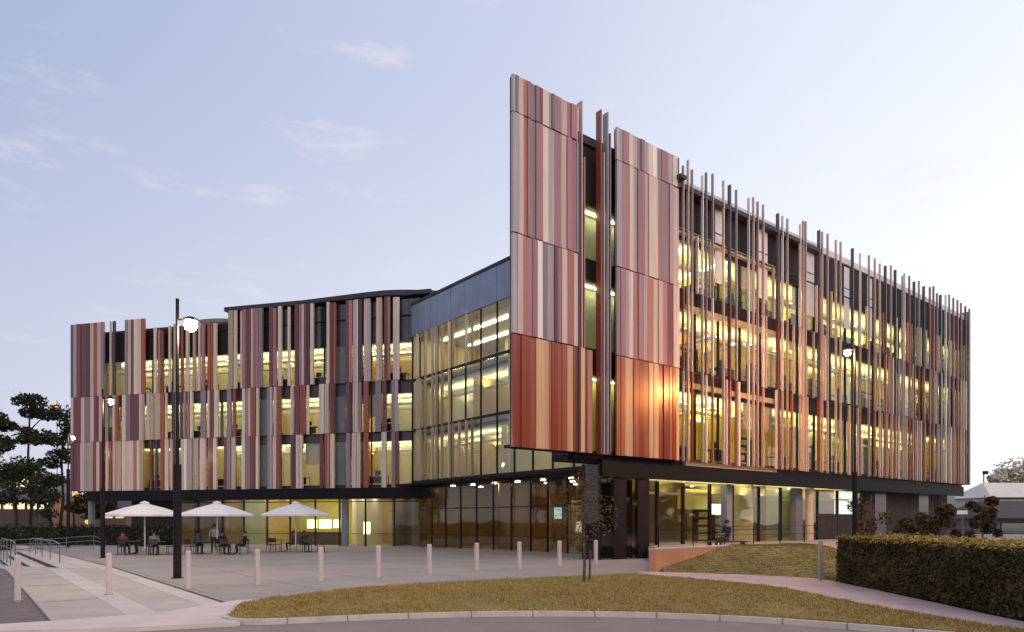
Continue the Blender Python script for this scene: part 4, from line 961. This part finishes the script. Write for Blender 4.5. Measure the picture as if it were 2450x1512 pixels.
def rail_c(pa, pb, label):
    e = empty('handrail', pa, label, 'handrail', 'curved rails at the far steps'); a = Vector(pa); b = Vector(pb)
    for h in (.95, .65, .35):
        MB().tube([a + Vector((0, 0, .02)), a + (b - a) * .1 + Vector((0, 0, h)), a + (b - a) * .85 + Vector((0, 0, h)), b + Vector((0, 0, h * .5))], .022, 8).build('rail', M_rail, e)
    for t in (.15, .5, .84): p_ = a + (b - a) * t; MB().tube([p_ + Vector((0, 0, -.6)), p_ + Vector((0, 0, .95))], .022, 8).build('post', M_rail, e)
rail_c((-31.0, 43.5, -.55), (-26.5, 44.6, -.2), 'steel rails sloping up behind the low steps'); rail_c((-32.5, 41.5, -.6), (-28.4, 42.2, -.3), 'steel rails at the far left end of the low steps')

# ------------------------------------------------------------------ vegetation
def leafmat(name, c1, c2):
    m = mat(name, c1, .8, .35, .8, island=.5, col2=c2, spec=.15); return m
M_barkd = mat('gum_bark_dark', (.030, .022, .018), .9, .3, 6, .5, stretch=(4, 4, 1))
M_bark = mat('bark', (.10, .065, .045), .9, .3, 6, .5, stretch=(4, 4, 1))
def leaves(mb_v, mb_f, c, r, n, size, rr, squash=.75, hollow=.35):
    for _ in range(n):
        while True:
            d = Vector((rr.uniform(-1, 1), rr.uniform(-1, 1), rr.uniform(-1, 1)))
            if hollow < d.length <= 1: break
        if mnoise.noise((d + Vector(c)) * 1.7 / max(.6, r)) < -.22: continue
        p = Vector(c) + Vector((d.x * r, d.y * r, d.z * r * squash)); s = size * rr.uniform(.6, 1.4)
        e1 = Vector((rr.gauss(0, 1), rr.gauss(0, 1), rr.gauss(0, .7))).normalized(); e2 = e1.cross(Vector((rr.gauss(0, 1), rr.gauss(0, 1), rr.gauss(0, 1)))).normalized() * .5
        b = len(mb_v); mb_v += [tuple(p - e1 * s), tuple(p - e2 * s), tuple(p + e1 * s), tuple(p + e2 * s)]; mb_f.append((b, b + 1, b + 2, b + 3))
def tree(name, loc, blobs, trunk_pts, tr, n, size, m, label, cat, group, seed, limbs=True, squash=.75, hollow=.2, bark=None):
    e = empty(name, loc, label, cat, group); rr = random.Random(seed)
    tm = MB(); tm.tube(trunk_pts, [tr * (1 - .6 * i / (len(trunk_pts) - 1)) for i in range(len(trunk_pts))], 8)
    if limbs:
        for c, r in blobs:
            s = Vector(trunk_pts[-1]) * .45 + Vector(trunk_pts[len(trunk_pts) // 2]) * .55; c = Vector(c)
            tm.tube([s, s.lerp(c, .5) + Vector((rr.uniform(-.1, .1), rr.uniform(-.1, .1), .1)) * r, c], [tr * .42, tr * .28, tr * .1], 6)
            for _ in range(7):
                d = Vector((rr.uniform(-1, 1), rr.uniform(-1, 1), rr.uniform(-.5, 1))) * r * .75
                tm.tube([s.lerp(c, .7), c + d], [tr * .16, tr * .05], 5)
    tm.build('trunk', bark or M_bark, e)
    v = []; f = []; tot = sum(r ** 2 for _, r in blobs)
    for c, r in blobs: leaves(v, f, c, r, int(n * r * r / tot), size, rr, squash, hollow)
    mb = MB(); mb.v = v; mb.f = f; mb.build('crown', m, e)
    return e
M_gum = leafmat('gum_leaves', (.030, .036, .018), (.045, .050, .028))
M_shrub = leafmat('shrub_leaves', (.050, .048, .020), (.070, .058, .028))
M_young = leafmat('young_tree_leaves', (.22, .12, .06), (.15, .11, .05))
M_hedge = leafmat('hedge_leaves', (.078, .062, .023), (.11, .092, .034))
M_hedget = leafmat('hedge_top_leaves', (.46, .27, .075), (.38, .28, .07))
def gum(xD, Y, spec, label, seed, n=2600, size=.30):
    b = at(xD, Y); base = (b.x, Y, -.55); bl = []
    for bx_, by_, r in spec: q = at(bx_, Y, by_); bl.append(((q.x, Y + rnd.uniform(-1.2, 1.2), q.z), r * .80))
    top = max(bl, key=lambda t: t[0][2])[0]
    tp = [Vector(base), Vector(base).lerp(Vector(top), .3) + Vector((.3, 0, 0)), Vector(base).lerp(Vector(top), .62) + Vector((-.2, 0, 0)), Vector(top)]
    tree('gum_tree', base, bl, tp, .20, n, size, M_gum, label, 'tree', 'gum trees left of the building', seed, squash=.52, bark=M_barkd)
gum(70, 78, [(85, 965, 2.3), (60, 985, 1.6), (110, 990, 1.8), (40, 1040, 2.6), (90, 1045, 2.4), (20, 1020, 1.6)], 'tall gum tree with the highest dark crown at the left edge', 1, 4600, .21)
gum(140, 84, [(145, 985, 2.6), (160, 1020, 2.4), (130, 1050, 2.2), (150, 1090, 2.4), (128, 1110, 1.8)], 'dark gum tree touching the left corner of the building', 2, 3800, .21)
gum(30, 70, [(30, 1110, 2.4), (70, 1125, 2.2), (0, 1130, 2.3), (55, 1165, 2.0), (20, 1190, 2.0), (95, 1180, 2.0)], 'broad low gum tree at the left edge above the hedge', 3, 3800, .19)
gum(120, 66, [(120, 1150, 2.0), (100, 1200, 1.6), (140, 1190, 1.5), (150, 1150, 1.4), (125, 1230, 1.2)], 'thin gum tree standing before the lit far windows', 4, 1600, .17)
gum(205, 82, [(200, 1190, 2.2), (230, 1205, 2.2), (180, 1215, 1.8), (250, 1215, 2.0), (215, 1230, 1.8)], 'low dark gum tree seen under the left corner of the canopy', 6, 3000, .2)
gum(-40, 74, [(-40, 1000, 2.5), (-10, 1060, 2.5), (-60, 1080, 3.0), (-30, 1140, 2.4)], 'gum tree mostly cut off by the left edge', 5, 2400)
# young street tree on the island lawn
b = Vector((at(1397, 17.6).x, 17.6, .12))
yt = [((b.x + dx, b.y + dy, z), r) for dx, dy, z, r in ((-.05, 0, 2.35, .55), (-.45, .1, 1.95, .42), (.45, -.1, 2.05, .45), (.1, .15, 1.55, .42), (-.2, -.1, 1.25, .32), (.55, .1, 1.6, .32), (.1, 0, 2.75, .38))]
tree('young_tree', b, yt, [b, b + Vector((.01, 0, .6)), b + Vector((-.01, 0, 1.3)), b + Vector((.0, 0, 2.4))], .042, 1000, .036, M_young, 'slim young tree with sparse brownish leaves on the front lawn', 'tree', None, 9, hollow=.05, squash=.9)
# stake beside it
sb = MB(); p_ = at(1410, 18.2); sb.tube([(p_.x, p_.y, .05), (p_.x + .02, p_.y, .95)], .03, 8); tag(sb.build('tree_stake', M_bark), 'dark timber stake beside the trunk of the young tree', 'stake')
def shrub(xD, Y, y0, wpx, hpx, label, seed, m=M_shrub, n=900, size=.10):
    c = at(xD, Y, y0); pxm = Y / F; w = wpx * pxm / 2; h = hpx * pxm; zb = c.z - h
    zb = min(zb, TZ)
    bl = []; rr = random.Random(seed)
    for k in range(11):
        bl.append(((c.x + rr.uniform(-.9, .9) * w * (1.1 - .5 * k / 11), Y + rr.uniform(-.6, .6) * w, zb + (c.z - zb) * (.2 + .75 * k / 11)), w * rr.uniform(.26, .46)))
    base = (c.x, Y, TZ); tree('shrub', base, bl, [Vector(base), Vector((c.x, Y, (TZ + c.z) / 2)), Vector((c.x + .1, Y, c.z))], .05, n, size, m, label, 'shrub', 'shrubs before the brick wall', seed, hollow=.1, squash=.95)
shrub(2080, 36, 1185, 85, 95, 'sparse pale stemmed shrub behind the lamp post and hedge', 12, n=1300, size=.08)
shrub(2245, 34, 1205, 95, 85, 'spreading dark shrub in front of the far brick wall', 13, n=2600)
shrub(2350, 33, 1185, 70, 105, 'tall rounded dark shrub at the far right end of the building', 14, n=3000)
shrub(2165, 37, 1240, 50, 45, 'small dark shrub by the brown wall behind the hedge', 15, n=1100)
# clipped hedge
hg = empty('hedge', (10.0, 15, 0), 'long clipped dark hedge with a yellow brown top beside the path', 'hedge')
def hedge_leaf(name, n, m, fn_, size, seed):
    rr = random.Random(seed); v = []; f = []
    for _ in range(n):
        p, nn = fn_(rr); p = Vector(p); s = size * rr.uniform(.6, 1.4)
        e1 = Vector((rr.gauss(0, 1), rr.gauss(0, 1), rr.gauss(0, 1))).normalized(); e2 = e1.cross(Vector((rr.gauss(0, 1), rr.gauss(0, 1), rr.gauss(0, 1)))).normalized() * .55
        b = len(v); v += [tuple(p - e1 * s), tuple(p - e2 * s), tuple(p + e1 * s), tuple(p + e2 * s)]; f.append((b, b + 1, b + 2, b + 3))
    mb = MB(); mb.v = v; mb.f = f; o = mb.build(name, m, hg); o['kind'] = 'stuff'; return o
HX = lambda y: 8.68 + .045 * (y - 11.6)
HT = 1.27
def hf(rr):
    y = rr.uniform(8.0, 19.0); z = rr.uniform(.04, HT); bulge = .10 * mnoise.noise((y * 1.3, z * 1.6, 0)) + .06 * mnoise.noise((y * 4.1, z * 4.6, 7)) + .10 * math.sin(math.pi * z / HT)
    return (HX(y) + .06 - bulge + abs(rr.gauss(0, .035)) - (rr.uniform(0, .09) if rr.random() < .06 else 0), y, z), None
def hend(rr):
    x = rr.uniform(9.05, 11.0); z = rr.uniform(.04, HT); return (x, 19.0 + .25 * math.sin(math.pi * (x - 9.05) / 1.95) + .06 * mnoise.noise((x * 2, z * 2, 5)) - abs(rr.gauss(0, .03)), z), None
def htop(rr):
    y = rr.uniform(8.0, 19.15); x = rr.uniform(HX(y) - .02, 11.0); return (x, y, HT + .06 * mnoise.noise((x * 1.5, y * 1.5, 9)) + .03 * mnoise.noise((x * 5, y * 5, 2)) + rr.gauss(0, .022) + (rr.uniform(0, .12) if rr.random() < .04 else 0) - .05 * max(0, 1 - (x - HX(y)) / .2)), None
core = MB(); cv = []
for y in (7.9, 12, 17.5, 19.0): cv += [(HX(y) + .12, y, .0), (HX(y) + .12, y, HT - .06), (10.95, y, HT - .06), (10.95, y, .0)]
core.add(cv, [(r * 4 + k, r * 4 + (k + 1) % 4, (r + 1) * 4 + (k + 1) % 4, (r + 1) * 4 + k) for r in range(3) for k in range(4)] + [(0, 1, 2, 3), (15, 14, 13, 12)])
core.build('hedge_body', mat('hedge_core', (.010, .009, .005), .95, .3, 8), hg)
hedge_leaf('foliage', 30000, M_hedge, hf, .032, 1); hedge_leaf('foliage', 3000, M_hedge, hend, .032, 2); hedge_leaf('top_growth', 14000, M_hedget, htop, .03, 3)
gp_ = MB(); gp_.box(8.70, 8.79, 19.3, 19.39, 0, 1.14); g_ = gp_.build('end_post', M_conc); tag(g_, 'pale concrete post standing at the left end of the hedge', 'post')
gp_ = MB(); gp_.box(8.69, 8.80, 19.29, 19.40, 1.143, 1.17); gp_.build('cap', M_kerb, g_)
# background hedge and lawn bank at left
bh = MB(); rr = random.Random(4); v = []; f = []
for _ in range(7000):
    x = rr.uniform(-62, -29.5); z = rr.uniform(-.9, 1.35); p = Vector((x, 60 + rr.uniform(-.4, .6) + .3 * mnoise.noise((x, z, 0)), z + .25 * mnoise.noise((x * .6, 0, 0)))); s = .11 * rr.uniform(.6, 1.5)
    e1 = Vector((rr.gauss(0, 1), rr.gauss(0, 1), rr.gauss(0, 1))).normalized(); e2 = e1.cross(Vector((rr.gauss(0, 1), rr.gauss(0, 1), 1))).normalized() * .6
    b_ = len(v); v += [tuple(p - e1 * s), tuple(p - e2 * s), tuple(p + e1 * s), tuple(p + e2 * s)]; f.append((b_, b_ + 1, b_ + 2, b_ + 3))
bh.v = v; bh.f = f
he = empty('hedge', (-45, 60, -.8), 'low dark hedge along the back of the steps at the far left', 'hedge'); bo = bh.build('foliage', M_gum, he); bo['kind'] = 'stuff'
m = MB(); m.box(-62, -29.6, 60.1, 60.7, -1.2, 1.1); m.build('hedge_body', mat('hedge_core_far', (.012, .013, .008), .95, .3, 4), he)

# ------------------------------------------------------------------ background buildings
def far_building(xa, xb, Y, ytop, label, wallm, roofm, roof_h, win=None, depth=10):
    a = at(xa, Y, ytop); b = at(xb, Y, ytop); e = empty('low_building', ((a.x + b.x) / 2, Y, -1), label, 'building')
    m = MB(); m.box(a.x, b.x, Y, Y + depth, -1.2, a.z); m.build('wall', wallm, e)
    o = .5; m = MB(); z = a.z + .02
    m.add([(a.x - o, Y - o, z), (b.x + o, Y - o, z), (b.x + o, Y + depth + o, z), (a.x - o, Y + depth + o, z), (a.x + 2, Y + depth / 2, z + roof_h), (b.x - 2, Y + depth / 2, z + roof_h)],
          [(3, 2, 1, 0), (0, 1, 5, 4), (1, 2, 5), (2, 3, 4, 5), (3, 0, 4)]); m.build('roof', roofm, e)
    m = MB(); m.box(a.x - o, b.x + o, Y - o - .02, Y - o + .04, z - .22, z - .005); m.build('eaves', M_frame, e)
    if win:
        n, y0, y1, wm = win
        for i in range(n):
            x0 = a.x + (b.x - a.x) * (i + .12) / n; x1 = a.x + (b.x - a.x) * (i + .88) / n; z0 = EYE + (HY - y1) * Y / F; z1 = EYE + (HY - y0) * Y / F
            fr_ = MB(); fr_.box(x0 - .06, x1 + .06, Y - .05, Y - .002, z0 - .06, z1 + .06); w = fr_.build('window', M_frame, e)
            fr_ = MB(); fr_.box(x0, x1, Y - .07, Y - .055, z0, z1); w2 = fr_.build('pane', wm, None); w2.parent = w; w2.location = -base_of(w)
M_litwin = emit('lit_far_window', (1.0, .86, .50), 1.1)
far_building(-60, 72, 105, 1143, 'distant building with pinkish roof and a lit strip of windows among the gum trees', mat('far_wall', (.30, .26, .24), .9, .1, .5), mat('far_roof', (.42, .33, .33), .8, .1, .5), 1.8, (5, 1146, 1165, M_litwin))
far_building(60, 300, 120, 1215, 'long low building behind the hedge with scattered warm windows', mat('far_wall_warm', (.16, .11, .08), .9, .2, .5), mat('far_roof_dark', (.06, .05, .05), .8, .1, .5), 1.5, (9, 1222, 1240, emit('warm_far_window', (1, .72, .4), .8)))
far_building(-80, 120, 88, 1196, 'long building low behind the gum trees with a row of bright windows', mat('far_wall_brown', (.13, .10, .085), .9, .2, .5), mat('far_roof_plum', (.09, .07, .075), .8, .1, .5), 1.2, (7, 1203, 1218, M_litwin))
far_building(2385, 2700, 62, 1240, 'grey low building with a dark roof at the right edge', mat('grey_wall', (.20, .18, .17), .9, .12, .6), mat('brown_roof', (.075, .055, .05), .8, .2, .8), 1.7, (4, 1252, 1280, M_bglass))
far_building(2372, 2800, 110, 1190, 'pale beige hall with a broad roof behind the grey low building', mat('beige_wall', (.66, .60, .50), .9, .1, .5), mat('beige_roof', (.78, .70, .58), .8, .08, .5), 2.6)
M_hazetree = leafmat('far_tree_haze_leaves', (.62, .56, .44), (.70, .64, .52))  # leaves coloured pale to stand in for haze and overexposure
for (xD, y0, r, sd_) in ((2420, 1120, 3.6, 41), (2447, 1140, 3.0, 42), (2385, 1150, 2.0, 43)):
    q = at(xD, 150, y0); tree('distant_tree', (q.x, 150, -1), [((q.x, 150, q.z), r), ((q.x - r * .6, 150, q.z - r * .6), r * .8), ((q.x + r * .7, 150, q.z - r * .5), r * .8)], [Vector((q.x, 150, -1)), Vector((q.x, 150, q.z * .5)), Vector((q.x, 150, q.z))], .3, 900, .45, M_hazetree,
         {41: 'pale distant tree with the highest crown beyond the beige roof', 42: 'pale distant tree cut by the right edge beyond the beige roof', 43: 'smallest pale distant tree beside the end of the building'}[sd_], 'tree', 'distant trees at right', sd_)
# mast and small sign by the right end
q = at(2353, 120); mm_ = empty('floodlight_mast', (q.x, 120, -1), 'thin distant floodlight mast beside the right end of the building', 'mast'); z1 = at(2353, 120, 1128).z
MB().tube([(q.x, 120, -1), (q.x, 120, z1)], .10, 8).build('pole', M_pole, mm_); m = MB(); m.box(q.x - .1, q.x + .7, 119.8, 120.2, z1 - .5, z1 + .1); m.build('lamp_head', M_pole, mm_)
q = at(2300, 29.5); sg_ = empty('sign_post', (q.x, 29.5, TZ), 'small blank pale sign on a thin post behind the hedge', 'sign')
MB().tube([(q.x + .05, 29.5, TZ), (q.x + .05, 29.5, 2.1)], .02, 8).build('post', M_rail, sg_); m = MB(); m.box(q.x - .22, q.x + .22, 29.45, 29.47, 1.98, 2.14); m.build('plate', M_white, sg_)

# unseen trees added at right to darken what the lower glossy panels reflect
wv = []; wf = []; rr = random.Random(77)
for k in range(26):
    cx, cy = 46 + 18 * rr.random(), -14 + k * 2.2; ht = rr.uniform(13, 21)
    if cx < abs(cy) * .72 + 4: cx = abs(cy) * .72 + 6
    for j in range(5): leaves(wv, wf, (cx + rr.uniform(-2, 2), cy + rr.uniform(-2, 2), ht * (.18 + .2 * j)), 3.4, 130, .75, rr, .9, .1)
mb = MB(); mb.v = wv; mb.f = wf; tag(mb.build('added_treeline', M_gum), kind='stuff')
